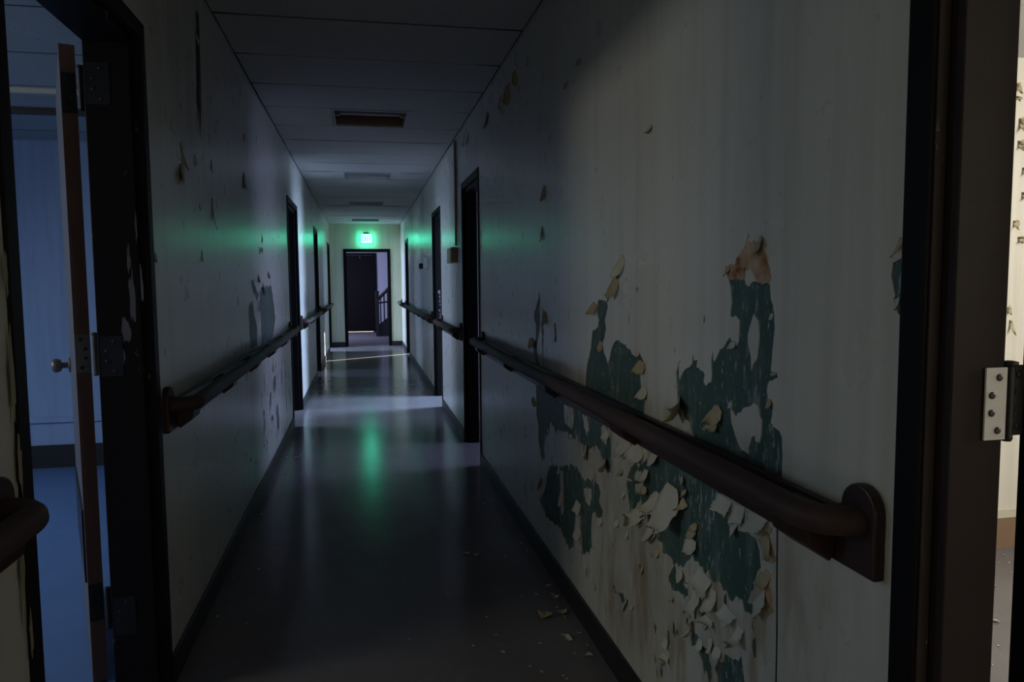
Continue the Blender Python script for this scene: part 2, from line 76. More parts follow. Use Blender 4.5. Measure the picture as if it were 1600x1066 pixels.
# ------------------------------------------------------------ helpers
class MB:
    """collects shapes, then links them as one mesh object"""
    def __init__(s): s.v = []; s.f = []; s.m = []; s.sm = []
    def add(s, vs, fs, mi=0, smooth=False):
        b = len(s.v); s.v += [tuple(v) for v in vs]
        for f in fs: s.f.append([i+b for i in f]); s.m.append(mi); s.sm.append(smooth)
    def box(s, x0, x1, y0, y1, z0, z1, mi=0):
        x0, x1 = min(x0, x1), max(x0, x1); y0, y1 = min(y0, y1), max(y0, y1); z0, z1 = min(z0, z1), max(z0, z1)
        s.add([(x0,y0,z0),(x1,y0,z0),(x1,y1,z0),(x0,y1,z0),(x0,y0,z1),(x1,y0,z1),(x1,y1,z1),(x0,y1,z1)],
              [(3,2,1,0),(4,5,6,7),(0,1,5,4),(1,2,6,5),(2,3,7,6),(3,0,4,7)], mi)
    def obox(s, M, sx, sy, sz, mi=0):
        """box 0..sx, 0..sy, 0..sz placed by matrix M"""
        pts = [(0,0,0),(sx,0,0),(sx,sy,0),(0,sy,0),(0,0,sz),(sx,0,sz),(sx,sy,sz),(0,sy,sz)]
        s.add([M @ Vector(p) for p in pts], [(3,2,1,0),(4,5,6,7),(0,1,5,4),(1,2,6,5),(2,3,7,6),(3,0,4,7)], mi)
    def tube(s, path, r, n=14, mi=0, rz=None, cap=True):
        path = [Vector(p) for p in path]; rings = []
        rs = r if isinstance(r, (list, tuple)) else [r]*len(path)
        for i, p in enumerate(path):
            t = (path[min(i+1, len(path)-1)]-path[max(i-1, 0)]).normalized()
            up = Vector((0,0,1)) if abs(t.z) < .95 else Vector((0,1,0))
            a = t.cross(up).normalized(); b = a.cross(t)
            rings.append([p + a*math.cos(2*PI*k/n)*rs[i] + b*math.sin(2*PI*k/n)*(rs[i]*(rz or 1)) for k in range(n)])
        vs = [q for R in rings for q in R]; fs = []
        for i in range(len(path)-1):
            for k in range(n): fs.append((i*n+k, i*n+(k+1) % n, (i+1)*n+(k+1) % n, (i+1)*n+k))
        s.add(vs, fs, mi, True)
        if cap:
            s.add(rings[0], [tuple(range(n))], mi); s.add(rings[-1], [tuple(range(n))[::-1]], mi)
    def prism(s, outline, place, depth, mi=0):
        """outline in 2D, place(u, v, d) -> point"""
        n = len(outline)
        s.add([place(u, v, 0) for u, v in outline]+[place(u, v, depth) for u, v in outline],
              [tuple(range(n)), tuple(range(2*n-1, n-1, -1))]+[(i, i+n, (i+1) % n+n, (i+1) % n) for i in range(n)], mi)
    def lathe(s, prof, M, n=16, mi=0):
        vs = [M @ Vector((r*math.cos(2*PI*k/n), r*math.sin(2*PI*k/n), z)) for r, z in prof for k in range(n)]
        fs = [(i*n+k, i*n+(k+1) % n, (i+1)*n+(k+1) % n, (i+1)*n+k) for i in range(len(prof)-1) for k in range(n)]
        s.add(vs, fs, mi, True)
    def build(s, name, mats, parent=None, bevel=0, loc=None):
        me = bpy.data.meshes.new(name)
        org = Vector(loc) if loc else Vector((0,0,0))
        me.from_pydata([Vector(v)-org for v in s.v], [], s.f); me.update()
        for m in (mats if isinstance(mats, (list, tuple)) else [mats]): me.materials.append(m)
        for p, mi, sm in zip(me.polygons, s.m, s.sm): p.material_index = mi; p.use_smooth = sm
        bm = bmesh.new(); bm.from_mesh(me); bmesh.ops.recalc_face_normals(bm, faces=bm.faces); bm.to_mesh(me); bm.free()
        o = bpy.data.objects.new(name, me); COL.objects.link(o)
        if parent:
            o.parent = parent
            o.location = org-parent_origin(parent)
        else: o.location = org
        if bevel:
            b = o.modifiers.new('bevel', 'BEVEL'); b.width = bevel; b.segments = 2; b.limit_method = 'ANGLE'
        return o
def parent_origin(p):
    v = Vector(p.location)
    while p.parent: p = p.parent; v += Vector(p.location)
    return v
def tag(o, label=None, cat=None, group=None, kind=None):
    if label: o['label'] = label
    if cat: o['category'] = cat
    if group: o['group'] = group
    if kind: o['kind'] = kind
    return o
def empty(name, loc):
    o = bpy.data.objects.new(name, None); COL.objects.link(o); o.location = loc; o.empty_display_size = .1; return o
def struct(o, label, cat): return tag(o, label, cat, None, 'structure')

# ------------------------------------------------------------ materials
class NT:
    def __init__(s, name):
        s.mat = bpy.data.materials.new(name); s.mat.use_nodes = True; s.t = s.mat.node_tree
        s.b = s.t.nodes['Principled BSDF']; s.tc = s.t.nodes.new('ShaderNodeTexCoord')
    def n(s, typ, **kw):
        x = s.t.nodes.new(typ)
        for k, v in kw.items():
            if k.startswith('i_'):
                key = k[2:]; key = int(key) if key.isdigit() else key.replace('_', ' ')
                x.inputs[key].default_value = v
            else: setattr(x, k, v)
        return x
    def l(s, a, b): s.t.links.new(a, b)
    def noise(s, scale, detail=4, rough=.55, stretch=(1,1,1)):
        m = s.n('ShaderNodeMapping'); m.inputs['Scale'].default_value = stretch; s.l(s.tc.outputs['Object'], m.inputs[0])
        x = s.n('ShaderNodeTexNoise'); x.inputs['Scale'].default_value = scale; x.inputs['Detail'].default_value = detail
        x.inputs['Roughness'].default_value = rough; s.l(m.outputs[0], x.inputs['Vector']); return x.outputs['Fac']
    def ramp(s, fac, stops):
        x = s.n('ShaderNodeValToRGB'); e = x.color_ramp.elements
        while len(e) < len(stops): e.new(.5)
        for el, (p, c) in zip(e, stops): el.position = p; el.color = (*c, 1) if len(c) == 3 else c
        s.l(fac, x.inputs[0]); return x.outputs[0]
    def mix(s, fac, a, b, mode='MIX'):
        x = s.n('ShaderNodeMix', data_type='RGBA', blend_type=mode)
        for v, i in ((fac, 0), (a, 6), (b, 7)):
            if isinstance(v, (int, float)): x.inputs[i].default_value = v
            elif isinstance(v, tuple): x.inputs[i].default_value = (*v, 1)
            else: s.l(v, x.inputs[i])
        return x.outputs[2]
    def math(s, op, a, b=0):
        x = s.n('ShaderNodeMath', operation=op)
        for i, v in enumerate((a, b)):
            if isinstance(v, (int, float)): x.inputs[i].default_value = v
            else: s.l(v, x.inputs[i])
        return x.outputs[0]
    def bump(s, h, strength, dist=.01):
        x = s.n('ShaderNodeBump'); x.inputs['Strength'].default_value = strength; x.inputs['Distance'].default_value = dist
        s.l(h, x.inputs['Height'])
        if s.b.inputs['Normal'].links: s.l(s.b.inputs['Normal'].links[0].from_socket, x.inputs['Normal'])
        s.l(x.outputs[0], s.b.inputs['Normal'])
    def done(s, color, rough=.5, metal=0, spec=.5):
        if isinstance(color, tuple): s.b.inputs['Base Color'].default_value = (*color, 1)
        else: s.l(color, s.b.inputs['Base Color'])
        if isinstance(rough, (int, float)): s.b.inputs['Roughness'].default_value = rough
        else: s.l(rough, s.b.inputs['Roughness'])
        s.b.inputs['Metallic'].default_value = metal; s.b.inputs['Specular IOR Level'].default_value = spec
        return s.mat

BLACK, WHITE = (0,0,0), (1,1,1)
def m_wall(name, base, stain=None, rough=.26, smudges=()):
    s = NT(name)
    c = s.mix(s.math('MULTIPLY', s.noise(1.3, 5), .5), base, tuple(x*.72 for x in base))
    streak = s.ramp(s.noise(2.2, 5, .6, (6, 6, .35)), [(.46, BLACK), (.72, WHITE)])
    c = s.mix(s.math('MULTIPLY', streak, .35), c, (base[0]*.55, base[1]*.53, base[2]*.46))
    dirt = s.ramp(s.noise(26, 6, .7), [(.66, BLACK), (.74, WHITE)])
    c = s.mix(s.math('MULTIPLY', dirt, .3), c, (.10, .08, .055))
    if stain:       # rusty water stains round the peeled area: centre y, z and radii
        cy, cz, ry, rz = stain
        m = s.n('ShaderNodeMapping'); m.inputs['Location'].default_value = (0, -cy/ry, -cz/rz); m.inputs['Scale'].default_value = (0, 1/ry, 1/rz)
        s.l(s.tc.outputs['Object'], m.inputs[0])
        g = s.n('ShaderNodeVectorMath', operation='LENGTH'); s.l(m.outputs[0], g.inputs[0])
        zone = s.ramp(g.outputs['Value'], [(.55, WHITE), (1.0, BLACK)])
        run = s.ramp(s.noise(5, 6, .65, (3, 3, .7)), [(.47, BLACK), (.64, WHITE)])
        c = s.mix(s.math('MULTIPLY', s.math('MULTIPLY', zone, run), .75), c, (.30, .20, .10))
        grime = s.ramp(s.noise(3, 5, .6), [(.3, BLACK), (.7, WHITE)])
        c = s.mix(s.math('MULTIPLY', s.math('MULTIPLY', zone, grime), .6), c, (.27, .255, .19))
    for cy, cz, ry, rz, k in smudges:      # dirty hand marks and run stains
        m = s.n('ShaderNodeMapping'); m.inputs['Location'].default_value = (0, -cy/ry, -cz/rz); m.inputs['Scale'].default_value = (0, 1/ry, 1/rz)
        s.l(s.tc.outputs['Object'], m.inputs[0])
        g = s.n('ShaderNodeVectorMath', operation='LENGTH'); s.l(m.outputs[0], g.inputs[0])
        zone = s.ramp(g.outputs['Value'], [(.35, WHITE), (1.0, BLACK)])
        run = s.ramp(s.noise(4, 6, .65, (3, 3, .5)), [(.38, BLACK), (.58, WHITE)])
        c = s.mix(s.math('MULTIPLY', s.math('MULTIPLY', zone, run), k), c, (.10, .10, .09))
    s.bump(s.noise(3, 2, .5, (4, 4, .5)), .012, .012)
    return s.done(c, s.math('ADD', s.math('MULTIPLY', s.noise(8, 4), .04), rough))
PAINT = m_wall('cream_wall_paint', (.655, .665, .60))
PAINT_L = m_wall('stained_left_paint', (.655, .665, .60), None, .26, ((9.2, 1.08, .55, .28, .9), (12.7, 1.12, .7, .3, .85), (3.1, 2.1, .8, .5, .35)))
PAINT_R = m_wall('stained_right_paint', (.655, .665, .60), None, .26, ((11.0, 1.3, .9, 1.1, .6), (12.6, 1.5, .6, 1.0, .5)))
PAINT_PEEL = m_wall('peeling_wall_paint', (.655, .665, .60), (2.2, .55, 1.35, .62))
ENDPAINT = m_wall('end_wall_paint', (.66, .69, .50), None, .5)
ROOMPAINT = m_wall('blue_light_room_paint', (.41, .55, .82), None, .6)  # blue light of the left room is put into this wall colour
PLAINPAINT = m_wall('plain_room_paint', (.62, .62, .60), None, .6)
WARMROOM = m_wall('warm_room_paint', (.74, .70, .61), None, .6)
def m_under(name, base, scuff):
    s = NT(name)
    c = s.mix(s.noise(3, 5), base, tuple(x*.62 for x in base))
    fl = s.ramp(s.noise(42, 6, .65, (1, 1.6, .5)), [(.56, BLACK), (.61, WHITE)])
    zone = s.ramp(s.noise(4.5, 3, .5, (1, 1.4, .6)), [(.42, BLACK), (.56, WHITE)])
    c = s.mix(s.math('MULTIPLY', s.math('MULTIPLY', fl, zone), .8), c, scuff)
    haze = s.ramp(s.noise(11, 7, .75, (1, 1.6, .4)), [(.5, BLACK), (.7, WHITE)])
    c = s.mix(s.math('MULTIPLY', haze, .4), c, scuff)
    dots = s.ramp(s.noise(95, 3, .6, (1, 1, .4)), [(.66, BLACK), (.69, WHITE)])
    c = s.mix(dots, c, tuple(x*1.2 for x in scuff))
    s.bump(s.noise(40, 5), .15, .004)
    return s.done(c, .5)
GREEN = m_under('old_green_paint', (.052, .112, .088), (.30, .35, .34))
GREY_GREEN = m_under('old_grey_green_paint', (.075, .135, .12), (.28, .34, .33))
def m_simple(name, base, var=.6, scale=20, rough=.5, metal=0, spec=.5, stretch=(1,1,1), bump=.1):
    s = NT(name); n = s.noise(scale, 5, .6, stretch)
    c = s.mix(n, base, tuple(x*var for x in base)); s.bump(n, bump, .003); return s.done(c, rough, metal, spec)
FLAKE_FRONT = m_simple('flake_front', (.60, .585, .48), .8, 25, .5)
FLAKE_BACK = m_simple('flake_back', (.50, .42, .26), .6, 30, .8)
FLAKE_TAN = m_simple('flake_stained', (.54, .45, .28), .55, 30, .7)
def m_tan():
    s = NT('torn_wall_paper'); n = s.noise(16, 6, .7)
    c = s.ramp(n, [(.32, (.22, .09, .03)), (.45, (.45, .27, .15)), (.6, (.55, .42, .30)), (.8, (.62, .55, .46))])
    s.bump(n, .2, .004); return s.done(c, .8)
TANP = m_tan()
def m_floor():
    s = NT('worn_vinyl_floor')
    c = s.mix(s.noise(2.2, 5), FLOOR_A, FLOOR_B)
    sp = s.ramp(s.noise(90, 3, .6), [(.62, BLACK), (.72, WHITE)]); c = s.mix(s.math('MULTIPLY', sp, .25), c, (.34, .33, .32))
    wear = s.ramp(s.noise(6, 7, .7, (1, .6, 1)), [(.52, BLACK), (.75, WHITE)]); c = s.mix(s.math('MULTIPLY', wear, .3), c, (.27, .265, .26))
    s.bump(s.noise(70, 4), .05, .003); s.bump(s.noise(9, 3), .04, .01)
    return s.done(c, s.math('ADD', s.math('MULTIPLY', s.noise(14, 6, .7), .16), .10), 0, .13)
FLOOR_A, FLOOR_B = (.215, .20, .205), (.14, .13, .135)
FLOORM = m_floor()
FLOORBLUELIGHT = m_simple('blue_light_floor', (.16, .28, .55), .75, 5, .4)  # blue light of the left room is put into this floor colour
def m_ceil():
    s = NT('acoustic_ceiling_tile'); n = s.noise(70, 4, .7)
    c = s.mix(s.ramp(n, [(.58, BLACK), (.66, WHITE)]), (.52, .52, .50), (.36, .36, .34))
    c = s.mix(s.math('MULTIPLY', s.ramp(s.noise(1.1, 4), [(.5, BLACK), (.75, WHITE)]), .4), c, (.38, .34, .27))
    s.bump(n, .2, .004); return s.done(c, .85)
CEILM = m_ceil()
def m_frame(name, base, chip, lo=.66):
    s = NT(name); n = s.noise(9, 6, .7, (1, 1, .45))
    c = s.mix(s.noise(14, 4), base, tuple(x*.6 for x in base))
    c = s.mix(s.ramp(n, [(lo, BLACK), (lo+.02, WHITE)]), c, chip)
    sp = s.ramp(s.noise(90, 4, .7), [(.66, BLACK), (.70, WHITE)]); c = s.mix(s.math('MULTIPLY', sp, .5), c, tuple(x*.25 for x in base))
    s.bump(n, .15, .004); return s.done(c, .5, 0, .12)
FRAME_DARK = m_frame('dark_frame_paint', (.016, .013, .013), (.20, .18, .15), .665)
FRAME_BROWN = m_frame('brown_frame_paint', (.034, .024, .023), (.24, .22, .20), .74)
FRAME_WORN = m_frame('worn_frame_edge', (.075, .058, .052), (.30, .27, .25), .60)
FRAME_SHADED = m_frame('shaded_frame_paint', (.008, .007, .008), (.10, .10, .10), .735)  # same frame paint, darkened for the shade on its corridor face
FRAME_FAR = m_frame('far_frame_paint', (.0045, .004, .0042), (.02, .018, .018), .76)
DOORWOOD = m_simple('brown_door_wood', (.24, .10, .055), .55, 6, .45, 0, .5, (6, 6, .6))
DOORFACE = m_simple('grey_door_paint', (.15, .145, .15), .8, 8, .45)
DARKWOOD = m_simple('dark_exit_door', (.006, .004, .004), .7, 6, .6, 0, .1, (5, 5, .5))
RAILWOOD = m_simple('handrail_top', (.075, .048, .045), .6, 9, .55, 0, .22, (9, .8, 9))
BOARDWOOD = m_simple('handrail_board', (.047, .019, .014), .45, 8, .42, 0, .5, (8, 1, 8))
BASEB = m_simple('dark_rubber_base', (.022, .02, .021), .7, 20, .45)
BASEBROWN = m_simple('brown_rubber_base', (.28, .18, .11), .75, 14, .5)
WHITETRIM = m_simple('cream_trim', (.66, .62, .5), .8, 14, .5)
STEEL = m_simple('worn_steel', (.30, .26, .21), .3, 40, .38, .35)
DARKSTEEL = m_simple('dark_steel', (.05, .045, .042), .5, 40, .4, .6)
PAINTEDSTEEL = m_simple('white_painted_steel', (.86, .85, .82), .85, 30, .4)
BLACKM = m_simple('black_metal', (.012, .012, .013), .7, 30, .4)
BROWNMETAL = m_simple('rusty_reflector', (.32, .20, .12), .6, 10, .5)
LENS = m_simple('lamp_lens', (.26, .25, .25), .85, 6, .12)
TUBE = m_simple('fluorescent_tube', (.75, .75, .75), .95, 6, .2)
TANBOX = m_simple('tan_plastic', (.42, .30, .15), .8, 10, .5)
CONDUIT = m_simple('stained_conduit', (.26, .20, .13), .6, 8, .5)
OFFWHITE = m_simple('off_white_plastic', (.6, .6, .58), .8, 10, .45)
STAIRM = m_simple('dark_stair_paint', (.02, .018, .022), .7, 9, .45)
LOBBY = m_simple('lobby_wall_paint', (.42, .41, .46), .85, 5, .6)
CONCRETE = m_simple('outside_concrete', (.6, .57, .5), .8, 6, .8)
WINFRAME = m_simple('window_frame_paint', (.5, .5, .48), .8, 9, .5)
def m_emit(name, col, st):
    s = NT(name); s.b.inputs['Emission Color'].default_value = (*col, 1); s.b.inputs['Emission Strength'].default_value = st
    return s.done((.5, .6, .55), .4)
def m_glass():
    s = NT('window_glass'); tr = s.n('ShaderNodeBsdfTransparent'); gl = s.n('ShaderNodeBsdfGlossy', i_Roughness=.05)
    mx = s.n('ShaderNodeMixShader', i_0=.06); s.l(tr.outputs[0], mx.inputs[1]); s.l(gl.outputs[0], mx.inputs[2])
    s.l(mx.outputs[0], s.t.nodes['Material Output'].inputs[0]); return s.mat
GLASS = m_glass()

# ------------------------------------------------------------ floor, ceilings, walls
b = MB(); b.box(XOL-.2, XOR+.2, YB-.2, 20.9, -.2, 0)
struct(b.build('floor', FLOORM), 'dark worn vinyl floor running down the corridor and into the rooms', 'floor')

b = MB(); b.box(XOL, XL-TL+.05, .9, 5.95, 0, .003)  # added sheet that carries the blue light as colour
struct(b.build('floor_left_room', FLOORBLUELIGHT), 'floor of the room through the left doorway with blue light put into its colour', 'floor')

def span_walls(b, x0, x1, opens, y0, y1, h, lintel=DOORH, front=None, skip=None):
    """front(y0, y1) -> (x of the corridor face, material index)"""
    ys = [y0]+[v for o in opens for v in o]+[y1]
    for i in range(0, len(ys), 2):
        xa, mi = front(ys[i], ys[i+1]) if front else (x0, 0)
        b.box(xa, x1, ys[i], ys[i+1], 0, h, mi)
    for a, c in opens: b.box(x0, x1, a, c, lintel, h)
PEEL_R = (.958, 5.285); PEEL_L = (2.52, 7.14); LAYER = .003
b = MB()
span_walls(b, XR, XR+TR, RIGHT_OPEN, YB, YE+.12, 2.75, DOORH, lambda a, c: (XR+LAYER, 1) if abs(a-PEEL_R[0]) < .01 else (XR, 0))
wall_right = struct(b.build('wall_right', [PAINT_R, GREEN]), 'right corridor wall with cream paint peeling off over old green paint', 'wall')
b = MB()
span_walls(b, XL, XL-TL, [FILL_OPEN]+LEFT_OPEN, YB, YE+.12, 2.75, DOORH, lambda a, c: (XL-LAYER, 1) if abs(a-PEEL_L[0]) < .01 else (XL, 0))
b.box(XL, XL-TL, FILL_OPEN[0], FILL_OPEN[1], 0, 1.05); b.box(XL, XL-TL, FILL_OPEN[0], FILL_OPEN[1], 1.95, DOORH)  # added sill and header, placed to shape the fill light
wall_left = struct(b.build('wall_left', [PAINT_L, GREY_GREEN]), 'left corridor wall of stained cream paint with a peeled grey patch', 'wall')

def jag(poly, rnd, step=.011, amp=.0045):
    out = []
    for i in range(len(poly)):
        a, c = poly[i], poly[(i+1) % len(poly)]
        L = math.dist(a, c); n = max(1, int(L/step))
        for k in range(n):
            t = k/n; u = a[0]+(c[0]-a[0])*t; v = a[1]+(c[1]-a[1])*t
            q = mnoise.noise(Vector((u*55, v*22, 1.7)))+.5*mnoise.noise(Vector((u*160, v*70, 4.2)))
            q2 = mnoise.noise(Vector((u*70, v*30, 9.1)))+.5*mnoise.noise(Vector((u*190, v*80, 3.3)))
            w_ = 1.7 if v < .85 else 1
            sp = max(0, mnoise.noise(Vector((u*120, 2.2, 7.7))))**1.5*(7 if v < .85 else 2)
            out.append((u+q*amp*w_, v+q2*amp*2.2*w_-sp*amp*1.6))
    return out
def inside(p, poly):
    x, y = p; r = False; j = len(poly)-1
    for i in range(len(poly)):
        xi, yi = poly[i]; xj, yj = poly[j]
        if (yi > y) != (yj > y) and x < (xj-xi)*(y-yi)/(yj-yi)+xi: r = not r
        j = i
    return r
def bbox(p): return (min(q[0] for q in p), max(q[0] for q in p), min(q[1] for q in p), max(q[1] for q in p))
def paint_layer(name, x, sign, y0, y1, z0, z1, holes, islands, mat, parent, amp=.0045):
    """the top coat as a thin sheet on the wall with the peeled areas cut out of it"""
    rnd = random.Random(5)
    H = [jag(p, rnd, .011, amp) for p in holes]; I = [jag(p, rnd, .011, amp) for p in islands]
    vs = [(y0, z0), (y1, z0), (y1, z1), (y0, z1)]; es = [(0,1),(1,2),(2,3),(3,0)]
    for p in H+I:
        k = len(vs); vs += p; es += [(k+i, k+(i+1) % len(p)) for i in range(len(p))]
    V, E, FS, *_ = delaunay_2d_cdt([Vector(v) for v in vs], es, [], 0, 1e-5)
    HB = [bbox(p) for p in H]; IB = [bbox(p) for p in I]
    def hit(p, P, B):
        return any(b[0] <= p[0] <= b[1] and b[2] <= p[1] <= b[3] and inside(p, q) for q, b in zip(P, B))
    bm = bmesh.new(); bv = [bm.verts.new((x, v.x, v.y)) for v in V]
    for f in FS:
        c = (sum(V[i].x for i in f)/len(f), sum(V[i].y for i in f)/len(f))
        if not (y0 <= c[0] <= y1 and z0 <= c[1] <= z1): continue
        if hit(c, H, HB) and not hit(c, I, IB): continue
        try: bm.faces.new([bv[i] for i in f])
        except ValueError: pass
    for f in bm.faces:
        f.normal_update()
        if f.normal.x*sign > 0: f.normal_flip()
    ed = [e for e in bm.edges if len(e.link_faces) == 1]
    ex = bmesh.ops.extrude_edge_only(bm, edges=ed)
    for v in ex['geom']:
        if isinstance(v, bmesh.types.BMVert): v.co.x += sign*LAYER*.97
    bmesh.ops.delete(bm, geom=[v for v in bm.verts if not v.link_faces], context='VERTS')
    me = bpy.data.meshes.new(name); bm.to_mesh(me); bm.free(); me.materials.append(mat)
    o = bpy.data.objects.new(name, me); COL.objects.link(o); o.parent = parent; return o
rnd = random.Random(11)
def nicks(n, ya, yb, za, zb, s0, s1, seed):
    r = random.Random(seed); o = []
    for _ in range(n):
        y = r.uniform(ya, yb); z = r.uniform(za, zb); s = r.uniform(s0, s1); h = s*r.uniform(1.2, 3)
        o.append([(y-s*.5, z), (y-s*.2, z+h*.5), (y+s*.3, z+h*.4), (y+s*.5, z-h*.1), (y+s*.1, z-h*.6), (y-s*.3, z-h*.4)])
    return o
H_R = HOLES+nicks(38, 1.40, 3.3, .18, .84, .006, .020, 3)+nicks(14, 1.42, 2.3, .98, 1.4, .004, .009, 4)+nicks(12, 1.4, 1.9, .3, .7, .012, .03, 8)
H_L = LH+nicks(30, 5.0, 6.9, .15, .8, .015, .05, 6)+nicks(14, 2.8, 6.5, 1.7, 2.4, .006, .018, 7)
paint_layer('paint_layer', XR, 1, PEEL_R[0], PEEL_R[1], 0, ZC+.02, H_R, ISL, PAINT_PEEL, wall_right)
paint_layer('paint_layer', XL, -1, PEEL_L[0], PEEL_L[1], 0, ZC+.02, H_L, [], PAINT_L, wall_left, .013)
# seam crack beside the peeled area
b = MB()
pts = [(1.345+.004*math.sin(z*9), z) for z in [.0, .15, .3, .45, .6, .75, .848]]
for (ya, za), (yb, zb) in zip(pts, pts[1:]):
    b.add([(XR-.0008, ya-.002, za), (XR-.0008, ya+.002, za), (XR-.0008, yb+.002, zb), (XR-.0008, yb-.002, zb),
           (XR+.001, ya-.002, za), (XR+.001, ya+.002, za), (XR+.001, yb+.002, zb), (XR+.001, yb-.002, zb)],
          [(0,1,2,3),(0,4,5,1),(1,5,6,2),(2,6,7,3),(3,7,4,0)])
tag(b.build('wall_seam', FRAME_DARK, wall_right), 'dark open seam in the wall')
for p in TAN:
    b = MB(); q = jag(p, rnd, .008, .003); b.prism(q, lambda u, v, d: (XR-.0006+d, u, v), .0012)
    tag(b.build('torn_backing', TANP, wall_right), 'tan torn backing left on the wall')

RUST = m_simple('rust_red_backing', (.13, .035, .025), .5, 14, .8)
b = MB()
b.prism([(3.41, 2.49), (3.47, 2.49), (3.46, 2.3), (3.44, 2.1), (3.40, 1.95), (3.385, 2.1), (3.40, 2.3)], lambda u, v, d: (XL+.0003-d, u, v), .001)
tag(b.build('torn_backing', RUST, wall_left), 'dark red strip showing through a split seam')

def flake(name, x, sign, p0, D, W, curl, shape, tone, parent, seed, lift=1):
    """a curled scrap of paint held to the wall at one end; sign points away from the wall"""
    r = random.Random(seed); nL, nW = 12, 6
    L = math.hypot(*D); dy, dz = D[0]/L, D[1]/L
    py, pz = (-dz, dy)
    a0 = math.radians(r.uniform(4, 14)); tot = math.radians(curl*r.uniform(.85, 1.2))
    s = 0; h = .001; ang = a0; cen = []
    for i in range(nL+1):
        t = i/nL; cen.append((s, h*lift, ang)); ang = a0+tot*((t+1/nL)**1.7)
        s += math.cos(ang)*L/nL; h += math.sin(ang)*L/nL*.75
    if shape == 'leaf': prof = lambda t: .45+.75*math.sin(PI*min(1, t*.95+.08))**.9*(1-.35*t)-.5*max(0, t-.75)
    elif shape == 'tri': prof = lambda t: 1.05-.98*t
    elif shape == 'roll': prof = lambda t: .85+.15*math.sin(t*3)
    else: prof = lambda t: 1-.15*t
    vs = []; th = .0009; tw = r.uniform(-.5, .5); skew = r.uniform(-.25, .25)
    for i in range(nL+1):
        t = i/nL; s, h, ang = cen[i]
        for k in range(nW+1):
            u = k/nW*2-1
            wj = W*.5*prof(t)*(1+.13*r.uniform(-1, 1)*(k in (0, nW)))
            hh = h+lift*tw*u*W*.22*t+ (.3 if shape != 'roll' else .9)*W*(u*u)*t*.45*lift
            ss = s+(r.uniform(-.06, .06)*L if i == nL else 0)
            off = u*wj+skew*W*t
            vs.append((x+sign*max(hh, .0004), p0[0]+dy*ss+py*off, p0[1]+dz*ss+pz*off))
    n = len(vs); back = []
    for (vx, vy, vz), i in zip(vs, range(n)):
        back.append((vx-sign*th, vy, vz))
    q = lambda i, k: i*(nW+1)+k
    m = MB(); ff = [(q(i,k), q(i,k+1), q(i+1,k+1), q(i+1,k)) for i in range(nL) for k in range(nW)]
    m.v = vs+back
    for f in ff: m.f.append(list(f)); m.m.append(0); m.sm.append(True)
    for f in ff: m.f.append([j+n for j in f[::-1]]); m.m.append(1); m.sm.append(True)
    rim = [q(0,k) for k in range(nW+1)]+[q(i,nW) for i in range(1,nL+1)]+[q(nL,k) for k in range(nW-1,-1,-1)]+[q(i,0) for i in range(nL-1,0,-1)]
    for a, c in zip(rim, rim[1:]+rim[:1]): m.f.append([a, a+n, c+n, c]); m.m.append(1); m.sm.append(False)
    return m.build(name, [FLAKE_TAN if tone else FLAKE_FRONT, FLAKE_BACK], parent)
for i, (p0, D, W, cu, sh, tone) in enumerate(FLAKES): flake('paint_flake', XR, -1, p0, [q*(.82 if math.hypot(*D) > .05 and p0[1] < .55 else 1) for q in D], W*(.68 if p0[1] < .55 else .85), cu, sh, tone, wall_right, 100+i, .95 if p0[0] < 2.6 else .4)
for i, (p0, D, W, cu, sh, tone) in enumerate(LFLAKES): flake('paint_flake', XL, 1, p0, D, W*.4, cu, sh, tone, wall_left, 300+i, .25)

# end wall with the doorway to the stair lobby
EO = (-.315, .537, 2.0)
b = MB()
b.box(XL-TL, EO[0], YE, YE+.12, 0, 2.75); b.box(EO[1], XR+TR, YE, YE+.12, 0, 2.75); b.box(EO[0], EO[1], YE, YE+.12, EO[2], 2.75)
struct(b.build('wall_end', ENDPAINT), 'yellowish end wall of the corridor around the dark doorway', 'wall')
b = MB(); b.box(XL-TL, XR+TR, YB-.15, YB, 0, .9); b.box(XL-TL, XR+TR, YB-.15, YB, 2.2, 2.75)
b.box(XL-TL, -.5, YB-.15, YB, .9, 2.2); b.box(.66, XR+TR, YB-.15, YB, .9, 2.2)  # gap made up to go with the fill lamp
struct(b.build('wall_back', PAINT), 'unseen corridor wall behind the viewer with a window gap added for the fill lamp', 'wall')

# corridor ceiling of lay-in panels; the gaps widen towards the walls
PITCH_Y, GRID0 = .61, 3.68
cells = [(GRID0+k*PITCH_Y, k) for k in range(-16, 21)]
LIGHT_K = (3, 8, 13, 18)
LX0, LX1 = -.183, .362
b = MB(); tr_ = random.Random(2)
def panel(x0, x1, y0, y1):
    ga, gm = .030, .0015
    xm0, xm1 = min(x0+.16, (x0+x1)/2-.001), max(x1-.16, (x0+x1)/2+.001)
    sag = tr_.uniform(0, .006)
    top = [(x0, y0+ga), (xm0, y0+gm), (xm1, y0+gm), (x1, y0+ga), (x1, y1-gm), (xm1, y1-gm), (xm0, y1-gm), (x0, y1-gm)]
    z = [ZC+.004, ZC-sag, ZC-sag, ZC+.004, ZC, ZC-sag*.5, ZC-sag*.5, ZC]
    vs_ = [(px, py, pz) for (px, py), pz in zip(top, z)]+[(px, py, ZC+.022) for px, py in top]
    b.add(vs_, [(0,1,6,7),(1,2,5,6),(2,3,4,5)])
    b.add(vs_, [(i, i+8, (i+1) % 8+8, (i+1) % 8) for i in range(8)], 1)
for y, k in cells:
    if y+PITCH_Y > YE: y1 = YE
    else: y1 = y+PITCH_Y
    if y >= YE: continue
    if k in LIGHT_K:
        panel(XL+.017, LX0, y, y1); panel(LX1, XR-.017, y, y1)
    else: panel(XL+.017, XR-.017, y, y1)
